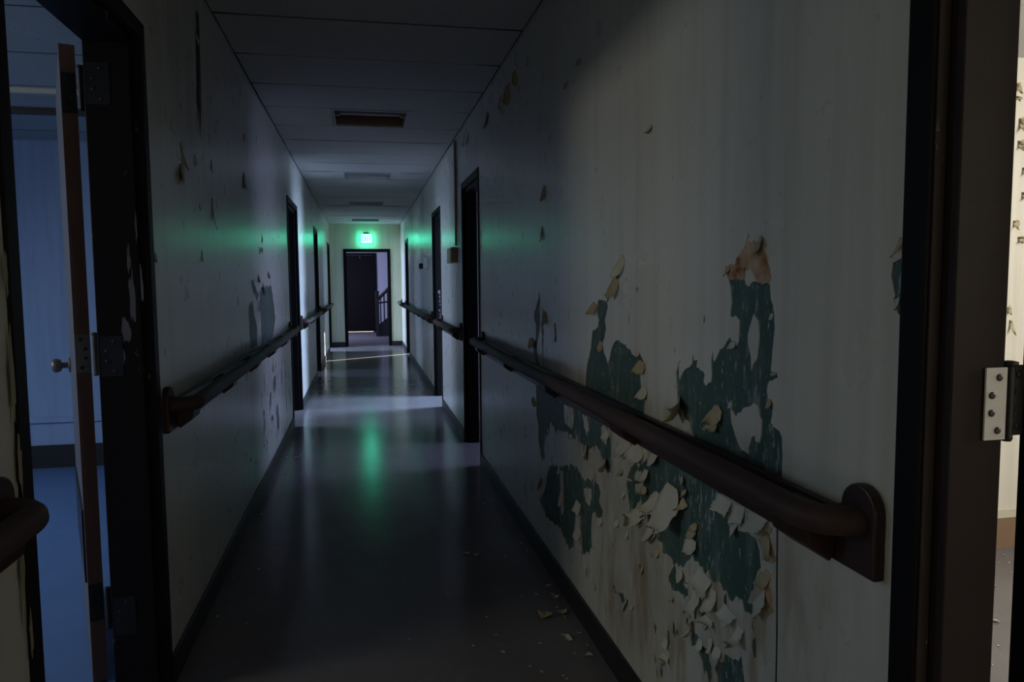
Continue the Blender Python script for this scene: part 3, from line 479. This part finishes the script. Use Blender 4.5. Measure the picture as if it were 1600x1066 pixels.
b.box(XL-TL, XR+TR, YB, YE+.12, ZC+.16, ZC+.18, 1)
ceil = struct(b.build('ceiling', [CEILM, BLACKM]), 'dim lay-in panel ceiling of the corridor', 'ceiling')
for side, xa, xb, n in (('left', XL, XL+.012, 1), ('right', XR-.012, XR, 2)):
    b = MB(); y = YB; r = random.Random(n)
    while y < YE:
        L = min(r.uniform(.5, 1.8), YE-y); dz = r.uniform(-.003, .003)
        b.box(xa, xb, y+.004, y+L, ZC-.006+dz, ZC-.002+dz); y += L
    struct(b.build(f'trim_{n}', CEILM), f'ceiling edge trim along the {side} corridor wall', 'trim')

# rooms behind the doorways: ceilings, partitions, outer walls with windows
b = MB(); b.box(XOL, XL-TL, YB, YE+.12, ZR, ZR+.05)
for y in [YB+.61*k for k in range(1, 36)]: b.box(XOL, XL-TL, y-.004, y+.004, ZR-.0015, ZR, 1)
struct(b.build('ceiling_left_rooms', [CEILM, BLACKM]), 'panel ceiling of the blue lit rooms on the left', 'ceiling')
b = MB(); b.box(XR+TR, XOR, YB, YE+.12, ZR, ZR+.05)
struct(b.build('ceiling_right_rooms', CEILM), 'ceiling of the rooms on the right', 'ceiling')
PART_L = [.9, 5.95, 9.5, 13.3]; PART_R = [-1.3, 3.06, 7.0, 11.2]
b = MB()
for y in PART_L: b.box(XOL, XL-TL, y, y+.1, 0, ZR)
b.box(XOL, XL-TL, YB-.1, YB, 0, 1.6); b.box(XOL, XL-TL, YB-.1, YB, 2.32, ZR); b.box(XOL, -2.9, YB-.1, YB, 1.6, 2.32); b.box(-.9, XL-TL, YB-.1, YB, 1.6, 2.32); b.box(XOL, XL-TL, YE, YE+.12, 0, 2.75)  # high gap in the back wall is added for fill light
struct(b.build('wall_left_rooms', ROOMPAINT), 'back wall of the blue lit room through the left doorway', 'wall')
b = MB()
for y in PART_R: b.box(XR+TR, XOR, y, y+.1, 0, ZR)
b.box(XR+TR, XOR, YB-.1, YB, 0, ZR); b.box(XR+TR, XFR+.15, YE, YE+.12, 0, 2.75)
wall_rr = struct(b.build('wall_right_rooms', WARMROOM), 'bright cream wall of the room through the right doorway with peeling flakes', 'wall')

def outer(name, x0, x1, ya, yb, wins, label):
    b = MB(); y = ya
    for c, wd, z0, z1 in sorted(wins):
        b.box(x0, x1, y, c-wd/2, 0, ZR); b.box(x0, x1, c-wd/2, c+wd/2, 0, z0); b.box(x0, x1, c-wd/2, c+wd/2, z1, ZR); y = c+wd/2
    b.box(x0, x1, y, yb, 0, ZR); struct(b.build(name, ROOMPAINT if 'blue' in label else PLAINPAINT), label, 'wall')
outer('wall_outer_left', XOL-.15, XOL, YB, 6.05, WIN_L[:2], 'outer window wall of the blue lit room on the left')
outer('wall_outer_right', XOR, XOR+.15, YB, 3.16, WIN_R[:1], 'outer window wall of the bright room on the right')
outer('wall_outer_left_far', XFL-.15, XFL, 6.05, YE+.12, WIN_L[2:], 'outer window wall of the far rooms on the left')
outer('wall_outer_right_far', XFR, XFR+.15, 3.16, YE+.12, WIN_R[1:]+[SLIT], 'outer window wall of the far rooms on the right')
wn = 0
for wins, x, nm in ((WIN_L, XOL-.07, 'left'), (WIN_R, XOR+.07, 'right')):
    for i, (c, wd, z0, z1) in enumerate(wins):  # the second left window is made up for its fill lamp
        wn += 1; b = MB(); t = .05
        if i > (1 if nm == 'left' else 0): x = XFL-.07 if nm == 'left' else XFR+.07
        b.box(x-.03, x+.03, c-wd/2, c-wd/2+t, z0, z1); b.box(x-.03, x+.03, c+wd/2-t, c+wd/2, z0, z1)
        b.box(x-.03, x+.03, c-wd/2+t, c+wd/2-t, z0, z0+t); b.box(x-.03, x+.03, c-wd/2+t, c+wd/2-t, z1-t, z1)
        b.box(x-.02, x+.02, c-wd/2+t, c+wd/2-t, (z0+z1)/2-.02, (z0+z1)/2+.02)
        wo = struct(b.build(f'window_{wn}', WINFRAME), f'unseen window in the outer wall, number {i+1} on the {nm}', 'window')
        b = MB(); b.box(x-.003, x+.003, c-wd/2+t, c+wd/2-t, z0+t, z1-t); b.build('window_pane', GLASS, wo)

# skirting
def base_run(name, x0, x1, spans, mat, label, h=.10):
    b = MB()
    for a, c in spans: b.box(x0, x1, a, c, 0, h)
    return struct(b.build(name, mat, None, .003), label, 'baseboard')
base_run('baseboard_left', XL, XL+.012, [(-.9, 1.56), (2.57, 7.09), (8.16, 10.85), (11.75, 14.97), (15.96, YE)], BASEB, 'dark rubber skirting along the left corridor wall')
base_run('baseboard_right', XR-.012, XR, [(YB, .01), (1.012, 5.235), (6.15, 7.88), (8.80, 13.48), (14.35, YE)], BASEB, 'dark rubber skirting along the right corridor wall')
b = MB(); b.box(XL+.012, EO[0]-.06, YE-.012, YE, 0, .10); b.box(EO[1]+.06, XR-.012, YE-.012, YE, 0, .10)
struct(b.build('baseboard_end', BASEB), 'dark skirting on the end wall either side of the doorway', 'baseboard')
b = MB(); b.box(XOL, XL-TL, 5.938, 5.95, 0, .172)
struct(b.build('baseboard_left_room', BASEB), 'tall dark skirting in the blue lit room', 'baseboard')
b = MB(); b.box(XR+TR+.01, XOR, 3.048, 3.06, 0, .152)
struct(b.build('baseboard_right_room', BASEBROWN), 'brown skirting in the bright room on the right', 'baseboard')
b = MB(); b.box(XR+TR+.01, XOR, 3.045, 3.06, .154, .192)
struct(b.build('trim_3', WHITETRIM), 'cream trim strip above the brown skirting in the bright room', 'trim')
b = MB(); b.box(XOL, XL-TL, 5.925, 5.95, .342, .382)
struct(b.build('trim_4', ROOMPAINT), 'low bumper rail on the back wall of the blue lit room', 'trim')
for i, y in enumerate((4.44, 4.90)):
    b = MB(); b.box(XOL, XL-TL-.3, y-.02, y+.02, ZR-.025-.012*i, ZR)
    struct(b.build(f'trim_{5+i}', BASEB if i else WHITETRIM), ('dark' if i else 'pale')+' curtain track across the ceiling of the blue lit room', 'trim')
for i, (x, z, wd, h) in enumerate(ROOM_FLAKES):
    r = random.Random(i); m = MB(); n = 5
    for k in range(n+1):
        t = k/n; a = t*1.6; d = .001+h*.35*(1-math.cos(a)); zz = z-h*t*(1-.25*t); ww = wd*(.55+.5*math.sin(PI*min(1, t*1.2)))*(1.05-.95*t)+wd*.1*r.uniform(0, 1)
        m.v += [(x+wd*.1*t, 3.06-d, zz), (x+ww, 3.06-d-.01*t, zz+.01*r.uniform(-1,1)), (x+wd*.1*t, 3.0595-d*.97, zz-.001), (x+ww, 3.0595-d*.97-.01*t, zz-.001)]
    for k in range(n):
        q = k*4; m.f += [[q, q+1, q+5, q+4], [q+2, q+6, q+7, q+3], [q, q+4, q+6, q+2], [q+1, q+3, q+7, q+5]]; m.m += [0, 1, 1, 1]; m.sm += [True]*4
    m.build('paint_flake', [FLAKE_TAN, FLAKE_BACK], wall_rr)

# ------------------------------------------------------------ doors
def door_frame(side, a, c, mat, parent, mats2=None):
    """dark frame: casing on the corridor face, stepped jamb through the wall; a..c clear opening"""
    x0, sg, T = (XR, 1, TR) if side == 'right' else (XL, -1, TL)
    b = MB(); cw, pr = .05, .008
    X = lambda d: x0+sg*d
    b.box(X(-pr), X(.02), a-cw, a, 0, DOORH+cw); b.box(X(-pr), X(.02), c, c+cw, 0, DOORH+cw); b.box(X(-pr), X(.02), a, c, DOORH, DOORH+cw)
    fr = b.build('casing', mat, parent, .003)
    m = mats2 or mat; b = MB(); rb, st = .018, .028
    # rabbet on the corridor side, then the deeper jamb
    b.box(X(.0), X(T+.004), c-.002, c+.03, 0, DOORH+.01); b.box(X(.0), X(T+.004), a-.03, a+.002, 0, DOORH+.01); b.box(X(.0), X(T+.004), a, c, DOORH-.002, DOORH+.02)
    b.box(X(.02), X(T+.004), c-st, c-.002, 0, DOORH-.002); b.box(X(.02), X(T+.004), a+.002, a+st, 0, DOORH-.002); b.box(X(.02), X(T+.004), a+st, c-st, DOORH-st, DOORH-.002)
    jb = b.build('jamb', m, parent, .003)
    if mats2:
        b = MB(); b.box(X(.0005), X(.0185), c-.0035, c-.002, 0, DOORH-.002); tag(b.build('worn_edge', FRAME_WORN, parent), 'scuffed pale edge of the brown frame')
    return fr, jb
def hinge(parent, name, bx, by, z0, h, jamb_a, jamb_b, door_a, door_b, m1, m2, mp, thick=.003):
    """barrel at bx, by with one plate lying on the jamb and one on the door edge (each from a to b in plan)"""
    root = empty(name, (bx, by, z0)); root.parent = parent; root.location = Vector((bx, by, z0))-parent_origin(parent)
    m = MB(); m.tube([(bx, by, z0), (bx, by, z0+h)], .0085, 12)
    for k in range(1, 5): m.tube([(bx, by, z0+h*k/5-.001), (bx, by, z0+h*k/5+.001)], .0092, 12)
    m.lathe([(0, -.006), (.007, -.005), (.009, 0)], Matrix.Translation((bx, by, z0)), 12)
    m.lathe([(.009, 0), (.0125, .003), (.0125, .007), (.004, .009), (0, .009)], Matrix.Translation((bx, by, z0+h)), 12)
    m.build('pin_barrel', mp, root)
    for (pa, pb, mm, nm) in ((jamb_a, jamb_b, m1, 'jamb_plate'), (door_a, door_b, m2, 'door_plate')):
        d = Vector((pb[0]-pa[0], pb[1]-pa[1], 0)); L = d.length; d.normalize(); n = Vector((d.y, -d.x, 0))
        if n.y > 0: n = -n
        m = MB(); M = Matrix(((d.x, n.x, 0, pa[0]), (d.y, n.y, 0, pa[1]), (0, 0, 1, z0), (0, 0, 0, 1)))
        m.obox(M, L, thick, h)
        for k in range(4):
            u = L*(.3 if k % 3 else .62); zz = h*(.13+.245*k)
            m.lathe([(.0055, 0), (.0055, .0012), (.002, .0006), (0, .0004)], M @ Matrix.Translation((u, thick, zz)) @ Matrix.Rotation(-PI/2, 4, 'X'), 10, 1)
        m.build(nm, [mm, BLACKM], root)
    return root

# open door of the blue lit room on the left
d1 = empty('door_1', (XL, 2.07, 0)); struct(d1, 'brown edged door of the left room standing wide open in a black chipped frame', 'door')
door_frame('left', *LEFT_OPEN[0], FRAME_DARK, d1)
HX, HY = -.838, 2.565                                   # hinge line
ang = math.radians(20.6); dv = Vector((-math.sin(ang), math.cos(ang), 0)); nv = Vector((-math.cos(ang), -math.sin(ang), 0))
e0 = Vector((-.873, 2.632, 0))
M = Matrix(((nv.x, dv.x, 0, e0.x), (nv.y, dv.y, 0, e0.y), (0, 0, 1, 0.012), (0, 0, 0, 1)))
m = MB(); m.obox(M, .044, .86, 2.085)
m.m = [1 if i in (3, 5) else 0 for i in range(6)]
leaf = m.build('door_leaf', [DOORWOOD, DOORFACE], d1)
m = MB(); K = M @ Matrix.Translation((.044, .80, 1.0)) @ Matrix.Rotation(PI/2, 4, 'Y')
m.lathe([(0, 0), (.032, 0), (.032, .004), (.024, .008), (.012, .01), (.012, .03), (.024, .034), (.028, .045), (.028, .058), (.02, .066), (0, .068)], K, 18)
tag(m.build('door_knob', STEEL, leaf), 'steel door knob')
m = MB(); m.obox(M @ Matrix.Translation((.044, .05, .33)), .006, .70, .25)
tag(m.build('louvre_plate', DARKSTEEL, leaf), 'dark plate low on the door')
for z, mat in ((1.885, DARKSTEEL), (1.058, STEEL), (.225, DARKSTEEL)):
    hinge(d1, 'hinge', HX, HY, z, .125, (-.80, 2.4935), (-.735, 2.4935), tuple((e0+nv*.002)[:2]), tuple((e0+nv*.043)[:2]), DARKSTEEL, mat, mat)
r = random.Random(9)
CHIP_PAINT = m_frame('bare_frame_primer', (.20, .20, .21), (.05, .05, .05), .56)
for (x, z, wd, h) in ((-.700, 1.30, .022, .20), (-.722, 1.20, .03, .10), (-.735, 1.12, .018, .07), (-.672, 1.34, .010, .16), (-.680, 1.52, .006, .12), (-.706, 1.42, .012, .10)):
    n = 14; q = []
    for k in range(n): a = 2*PI*k/n; f = r.uniform(.55, 1.1); q.append((x+wd*.5*f*math.cos(a), z+h*.5*f*math.sin(a)))
    m = MB(); m.prism(q, lambda u, v, dd: (u, 2.4918+dd*.3, v), .001); tag(m.build('bare_patch', CHIP_PAINT, d1), 'pale bare patch where the black paint has chipped')
BEIGE = m_frame('bare_frame_beige', (.42, .36, .25), (.04, .03, .03), .6)
for (y, z, wd, h) in ((1.535, 1.16, .02, .20), (1.545, 1.0, .02, .12), (1.53, .80, .018, .22), (1.55, .66, .016, .10), (1.54, 1.36, .012, .10)):
    n = 14; q = []
    for k in range(n): a = 2*PI*k/n; f = r.uniform(.5, 1.15); q.append((y+wd*.5+wd*.5*f*math.cos(a), z+h*.5*f*math.sin(a)))
    m = MB(); m.prism(q, lambda u, v, dd: (XL+.0078+dd, u, v), .001); tag(m.build('bare_patch', BEIGE, d1), 'beige bare patch where the black paint has chipped')
# door of the bright room on the right
d2 = empty('door_2', (XR, .5, 0)); struct(d2, 'dark door and worn brown frame of the bright room at the right edge', 'door')
door_frame('right', *RIGHT_OPEN[0], FRAME_SHADED, d2, FRAME_BROWN)
e0 = Vector((.988, .952, 0)); a2 = math.radians(60); dv = Vector((math.sin(a2), math.cos(a2), 0)); nv = Vector((math.cos(a2), -math.sin(a2), 0))
M = Matrix(((nv.x, dv.x, 0, e0.x), (nv.y, dv.y, 0, e0.y), (0, 0, 1, .012), (0, 0, 0, 1)))
m = MB(); m.obox(M, .044, .83, 2.075); m.build('door_leaf', DARKWOOD, d2)
for z in (1.10, 1.80, .25):
    hinge(d2, 'hinge', .947, .936, z, .108, (.898, .9285), (.934, .9285), (.957, .948), (.9875, .951), PAINTEDSTEEL if z < 1.2 else DARKSTEEL, BLACKM, BLACKM)
# dark frames of the doorways further down
FAR_LABEL = {('left', 1): 'nearest of the dark doorways down the left wall past the peeled grey patch', ('left', 2): 'middle dark doorway down the left wall', ('left', 3): 'last dark doorway on the left beside the end wall',
             ('right', 1): 'tall dark doorway on the right where the long near handrail ends', ('right', 2): 'dark doorway on the right just past the tan wall box', ('right', 3): 'last narrow dark doorway on the right near the end wall'}
dn = 2
for side, opens in (('left', LEFT_OPEN), ('right', RIGHT_OPEN)):
    for i in (1, 2, 3):
        dn += 1; a, c = opens[i]
        d = empty(f'door_{dn}', (XL if side == 'left' else XR, (a+c)/2, 0)); struct(d, FAR_LABEL[side, i], 'doorway')
        door_frame(side, a, c, FRAME_FAR, d)
        if side == 'right' and i == 2:
            r = random.Random(4)
            for k in range(9):
                m = MB(); z = .82+.05*k+r.uniform(-.01, .01); x = XR+.075+r.uniform(-.012, .015); s = r.uniform(.014, .03)
                m.prism([(x-s, z), (x-s*.3, z+s*1.2), (x+s*.8, z+s*.7), (x+s, z-s*.5), (x, z-s)], lambda u, v, dd: (u, c-.0285-dd, v), .001)
                tag(m.build('bare_patch', CHIP_PAINT, d), 'pale bare patch where the paint has chipped')
# doorway in the end wall
d = empty('door_9', (.11, YE, 0)); struct(d, 'dark framed doorway in the end wall under the green exit sign', 'doorway')
b = MB(); cw = .064
b.box(EO[0]-cw, EO[0], YE-.012, YE+.124, 0, EO[2]+cw); b.box(EO[1], EO[1]+cw, YE-.012, YE+.124, 0, EO[2]+cw); b.box(EO[0], EO[1], YE-.012, YE+.124, EO[2], EO[2]+cw)
b.build('door_frame', FRAME_FAR, d, .003)
b = MB(); b.box(EO[0], EO[1], YE, YE+.12, 0, .008); b.build('threshold', STEEL, d)

# ------------------------------------------------------------ stair lobby beyond the end doorway
YL = 20.7
b = MB(); b.box(-1.6, -.62, YL, YL+.15, 0, 3); b.box(.33, 2.4, YL, YL+.15, 0, 3); b.box(-.62, .33, YL, YL+.15, 2.1, 3)
b.box(-1.75, -1.6, YE+.12, 18.0, 0, 3); b.box(-1.75, -1.6, 18.0, 19.4, 0, .8); b.box(-1.75, -1.6, 18.0, 19.4, 2.2, 3); b.box(-1.75, -1.6, 19.4, YL+.15, 0, 3)
b.box(2.4, 2.55, YE+.12, YL+.15, 0, 3)
struct(b.build('wall_lobby', LOBBY), 'lavender lit wall of the stair lobby beyond the end doorway', 'wall')
b = MB(); b.box(-1.75, 2.55, YE+.12, YL+.15, 3, 3.1)
struct(b.build('ceiling_lobby', CEILM), 'ceiling of the stair lobby', 'ceiling')
b = MB(); b.box(-3, 3, YL+.2, YL+4, -.25, -.02)
struct(b.build('ground_outside', CONCRETE), 'sunlit concrete outside the exit door', 'ground')
d = empty('door_10', (-.145, YL, 0)); struct(d, 'dark closed outside door at the far end of the lobby with daylight under it', 'door')
b = MB(); b.box(-.615, .28, YL-.02, YL+.03, .028, 2.09); lf = b.build('door_leaf', DARKWOOD, d)
b = MB(); b.lathe([(0, 0), (.02, 0), (.02, .01), (0, .012)], Matrix.Translation((-.05, YL-.02, 2.04)) @ Matrix.Rotation(PI/2, 4, 'X'), 12); tag(b.build('peephole', STEEL, lf), 'small bright fitting near the door top')
b = MB(); b.box(.28, .385, YL-.03, YL+.1, 0, 2.16); b.box(-.7, -.62, YL-.03, YL+.1, 0, 2.16); b.box(-.62, .28, YL-.03, YL+.1, 2.1, 2.16); b.build('door_frame', FRAME_FAR, d)
st = empty('staircase', (.37, 19.0, 0)); tag(st, 'dark staircase with balusters rising to the right beyond the end doorway', 'staircase')
b = MB(); b.box(.315, .405, 18.96, 19.04, 0, 1.10); b.box(.305, .415, 18.95, 19.05, 1.10, 1.14); b.build('newel_post', STAIRM, st, .004)
n = 8; run, rise = .21, .19
for k in range(n):
    b = MB(); x = .40+run*k; b.box(x, x+run+.02, 19.02, 20.2, rise*(k+1)-.03, rise*(k+1)); b.box(x+.01, x+.03, 19.02, 20.2, rise*k, rise*(k+1)-.03); b.build('tread', STAIRM, st)
b = MB(); b.prism([(.40, 0), (.40+run*n, 0), (.40+run*n, rise*(n+.7)), (.40, rise*1.6)], lambda u, v, dd: (u, 18.985+dd, v), .035); b.build('stringer', STAIRM, st)
b = MB(); b.tube([(.37, 19, .93), (.37+run*n, 19, .93+rise*n*1.1)], .042, 8); b.build('stair_rail', STAIRM, st)
b = MB(); b.tube([(.37, 19, .84), (.37+run*n, 19, .84+run*n*.12)], .022, 8); b.build('lower_rail', STAIRM, st)
for k in range(12):
    x = .44+.09*k; z0 = (x-.40)/run*rise+.28; z1 = .93+(x-.37)*rise*1.1/run
    b = MB(); b.box(x-.016, x+.016, 18.985, 19.015, z0, z1); b.build('baluster', STAIRM, st)

# ------------------------------------------------------------ handrails
def handrail(side, ya, yb, label, end_a=True, end_b=True):
    """round rail on wooden spacer blocks over a wall board whose ends rise into a round-topped plate"""
    x0, sg = (XR, -1) if side == 'right' else (XL, 1)
    X = lambda d: x0+sg*d
    root = empty('handrail', (x0, (ya+yb)/2, .9)); tag(root, label, 'handrail', 'wooden handrails on the corridor walls')
    zb, zt, zd, R = .848, .944, .955, .045
    def cap(yc, s):
        pts = [(yc+s*.0, zb)]
        for k in range(13):
            a = PI*k/12; pts.append((yc+s*(R-R*math.cos(a)), zd+R*math.sin(a)*1.0))
        pts.append((yc+s*(2*R+.03), zt))
        return pts
    out = (cap(ya, 1) if end_a else [(ya, zb), (ya, zt)])+(cap(yb, -1)[::-1] if end_b else [(yb, zt), (yb, zb)])
    m = MB(); m.prism(out, lambda u, v, d: (X(.001+d), u, v), .020); m.build('wall_board', BOARDWOOD, root, .004)
    zc, r, so = .937, .0255, .088
    path = []
    if end_a:
        for k in range(7): a = PI/2*k/6; path.append((X(.015+(so-.015)*math.sin(a)), ya+.045+.07*(1-math.cos(a)), zc))
    else: path.append((X(so), ya, zc))
    nseg = max(2, int((yb-ya)/.3)); y0_ = ya+.125; y1_ = yb-.125
    for k in range(nseg+1): path.append((X(so), y0_+(y1_-y0_)*k/nseg, zc+.0015*math.sin(k*1.3)))
    if end_b:
        for k in range(6, -1, -1): a = PI/2*k/6; path.append((X(.015+(so-.015)*math.sin(a)), yb-.045-.07*(1-math.cos(a)), zc))
    else: path.append((X(so), yb, zc))
    m = MB(); m.tube(path, r, 18); m.build('rail', RAILWOOD, root)
    L = yb-ya; nb = max(1, round(L/.8))
    for k in range(nb):
        y = ya+.16+(L-.32)*(k/(nb-1) if nb > 1 else .5)
        m = MB(); m.prism([(.021, .862), (.030, .846), (so-.016, .876), (so-.008, .916), (so-.02, .928), (.021, .940)], lambda u, v, d: (X(u), y-.06+d, v), .12); m.build('spacer_block', BOARDWOOD, root, .004)
handrail('right', 1.03, 5.13, 'long near handrail on the right wall crossing the peeling green patches')
handrail('right', 6.20, 7.83, 'short handrail on the right between two dark doorways below the tan wall box')
handrail('right', 8.86, 13.42, 'handrail on the right wall past the second dark doorway')
handrail('right', 14.42, 15.95, 'last short handrail on the right ending at the end wall')
handrail('left', -.7, 1.50, 'handrail end cut off by the left edge of the photo beside the black door frame')
handrail('left', 2.60, 7.02, 'long near handrail on the left wall starting beside the black door frame')
handrail('left', 8.22, 10.79, 'handrail on the left wall between the first two far doorways')
handrail('left', 11.81, 14.91, 'farthest handrail down the left wall')

# ------------------------------------------------------------ ceiling lights
LAB = ['nearest recessed ceiling light, its lens gone and the brown inside showing', 'second recessed ceiling light with a flat grey lens',
       'third recessed ceiling light with tiny green reflections', 'last recessed ceiling light just before the exit sign']
for i, k in enumerate(LIGHT_K):
    y0 = GRID0+k*PITCH_Y+.045; y1 = y0+.52; dp = .11
    root = empty('ceiling_light', ((LX0+LX1)/2, (y0+y1)/2, ZC)); tag(root, LAB[i], 'ceiling light', 'recessed lights along the corridor ceiling')
    b = MB(); t = .012; ya = GRID0+k*PITCH_Y+.002; yb = GRID0+(k+1)*PITCH_Y-.002
    xa, xb = LX0+.002, LX1-.002
    b.box(xa, xb, ya, y0, ZC-.006, ZC+.008); b.box(xa, xb, y1, yb, ZC-.006, ZC+.008)
    b.box(xa, xa+t, y0, y1, ZC-.006, ZC+.008); b.box(xb-t, xb, y0, y1, ZC-.006, ZC+.008)
    b.build('frame', CEILM, root)
    b = MB(); xa += t; xb -= t
    b.box(xa, xb, y0, y1, ZC+dp, ZC+dp+.004); b.box(xa, xb, y0-.004, y0, ZC+.008, ZC+dp); b.box(xa, xb, y1, y1+.004, ZC+.008, ZC+dp)
    b.box(xa-.004, xa, y0, y1, ZC+.008, ZC+dp); b.box(xb, xb+.004, y0, y1, ZC+.008, ZC+dp)
    b.build('housing', BROWNMETAL if i == 0 else OFFWHITE, root)
    if i == 0:
        for q in (.30, .70):
            yy = y0+(y1-y0)*q; b = MB(); b.tube([(xa+.03, yy, ZC+.06), (xb-.03, yy, ZC+.06)], .013, 12)
            tb = b.build('tube', TUBE, root)
            for sx in (xa, xb-.03):
                b = MB(); b.box(sx, sx+.03, yy-.02, yy+.02, ZC+.04, ZC+.1); b.build('socket', OFFWHITE, tb)
    else:
        b = MB(); b.box(xa, xb, y0, y1, ZC+.030, ZC+.034); b.build('lens', LENS, root)

# ------------------------------------------------------------ exit sign
SX, SY, SZ = .108, 15.93, 2.272
SIGN = m_emit('sign_face', SIGN_COL, SIGN_STR); LETTER = m_emit('sign_letters', (.04, .4, .25), .4)
root = empty('exit_sign', (SX, SY, SZ)); tag(root, 'small lit green exit sign above the end doorway', 'exit sign')
hw, hh = .125, .105
b = MB(); t = .012
for s in (-1, 1):
    b.box(SX+s*(hw-t), SX+s*hw, SY-.022, SY+.022, SZ-hh, SZ+hh); b.box(SX-hw+t, SX+hw-t, SY-.022, SY+.022, SZ+s*(hh-t), SZ+s*hh)
b.build('housing', BLACKM, root)
b = MB(); b.box(SX-hw+t, SX+hw-t, SY-.018, SY+.018, SZ-hh+t, SZ+hh-t); tag(b.build('lit_panel', SIGN, root), 'glowing pale green panel')
b = MB()
def bar(x0, x1, z0, z1): b.box(SX+x0, SX+x1, SY-.0205, SY-.0185, SZ+z0, SZ+z1)
def diag(x0, z0, x1, z1, wdt=.011):
    b.prism([(x0-wdt/2, z0), (x0+wdt/2, z0), (x1+wdt/2, z1), (x1-wdt/2, z1)], lambda u, v, d: (SX+u, SY-.0205+d, SZ+v), .002)
H = .055
bar(-.090, -.079, -H, H); bar(-.079, -.052, H-.011, H); bar(-.079, -.057, -.0055, .0055); bar(-.079, -.052, -H, -H+.011)
diag(-.038, -H, -.004, H); diag(-.004, -H, -.038, H)
bar(.016, .027, -H, H)
bar(.044, .090, H-.011, H); bar(.0615, .0725, -H, H-.011)
tag(b.build('lettering', LETTER, root), 'dark green EXIT lettering')
b = MB(); b.box(SX-.03, SX+.03, SY+.022, YE-.02, SZ+hh-.03, SZ+hh-.005); b.box(SX-.06, SX+.06, YE-.02, YE-.001, SZ+hh-.06, SZ+hh+.03); b.build('wall_bracket', BLACKM, root)

# ------------------------------------------------------------ things on the right wall
root = empty('wall_box', (XR, 6.66, 1.58)); tag(root, 'small tan box on the right wall at the foot of a thin conduit', 'wall box')
b = MB(); b.box(XR-.055, XR-.001, 6.50, 6.83, 1.515, 1.65); b.build('box_body', TANBOX, root, .006)
b = MB(); b.box(XR-.060, XR-.0555, 6.47, 6.60, 1.53, 1.64); b.build('box_cover', CONDUIT, root, .002)
b = MB(); b.tube([(XR-.012, 6.47, 1.66), (XR-.012, 6.47, 2.56)], .011, 10)
for z in (1.9, 2.3): b.box(XR-.017, XR-.001, 6.44, 6.50, z, z+.02)
tag(b.build('conduit', CONDUIT), 'thin stained conduit running from the tan wall box up to the ceiling', 'conduit')
root = empty('wall_fixture', (XR, 9.8, 1.58)); tag(root, 'small white fixture with a dark knob on the right wall between far doorways', 'wall fixture')
b = MB(); b.prism([(9.32, 1.53), (9.42, 1.51), (9.85, 1.55), (9.82, 1.66), (9.6, 1.67), (9.36, 1.65)], lambda u, v, d: (XR-.001-d, u, v), .03); b.build('plate', PAINTEDSTEEL, root, .003)
b = MB(); b.lathe([(0, 0), (.035, 0), (.04, .02), (.035, .05), (0, .055)], Matrix.Translation((XR-.031, 9.9, 1.56)) @ Matrix.Rotation(-PI/2, 4, 'Y'), 14); b.build('knob', BLACKM, root)

# ------------------------------------------------------------ paint chips on the floor
def chip(x, y, wd, seed, front, back, label, group):
    r = random.Random(seed); n = 7; rx = max(wd*.5, .006); ry = rx*r.uniform(.6, 1.6); rot = r.uniform(0, PI)
    ring = []
    for k in range(n):
        a = 2*PI*k/n+r.uniform(-.3, .3); q = r.uniform(.55, 1.15)
        u, v = rx*q*math.cos(a), ry*q*math.sin(a); u, v = u*math.cos(rot)-v*math.sin(rot), u*math.sin(rot)+v*math.cos(rot)
        ring.append((x+u, y+v, .0015+r.uniform(0, .55)*rx))
    m = MB(); top = [(x, y, .0022)]+ring; bot = [(p[0], p[1], p[2]-.0012) for p in top]
    m.v = top+bot
    for k in range(n):
        a, c = 1+k, 1+(k+1) % n
        m.f += [[0, a, c], [n+1, n+1+c, n+1+a], [a, a+n+1, c+n+1, c]]; m.m += [0, 1, 1]; m.sm += [False]*3
    o = m.build('paint_chip', [front, back], None, 0, (x, y, 0)); tag(o, label, 'paint chip', group); return o
BIG = {0: 'pale triangular chip alone on the dark floor left of the peeling wall', 1: 'flat pale chip just left of the triangular chip on the floor',
       6: 'large curled tan flake on the floor by the right skirting', 8: 'curled tan flake close against the right skirting', 14: 'pale pointed chip below the large curled flake on the floor',
       16: 'cream chip nearest the viewer beside the right skirting', 3: 'pale chip on the floor a little before the tall dark doorway'}
for i, (x, y, wd) in enumerate(CHIPS):
    near = x > .2 and y < 5
    tone = i in (6, 8, 9, 13)
    x = min(max(x, XL+.05), XR-.03-wd*.5)
    chip(x, y, wd, 40+i, FLAKE_TAN if tone else FLAKE_FRONT, FLAKE_BACK,
         BIG.get(i) or ('small paint chip among the litter beside the right skirting' if near else 'tiny paint speck scattered on the open corridor floor'),
         'paint chips beside the right skirting' if near else 'paint specks on the corridor floor')
for i, (x, y, wd) in enumerate(ROOM_CHIPS):
    chip(x, y, max(.008, wd*.0022), 140+i, FLAKE_FRONT, FLAKE_BACK, 'cream paint chip on the floor of the bright room', 'paint chips in the bright room')
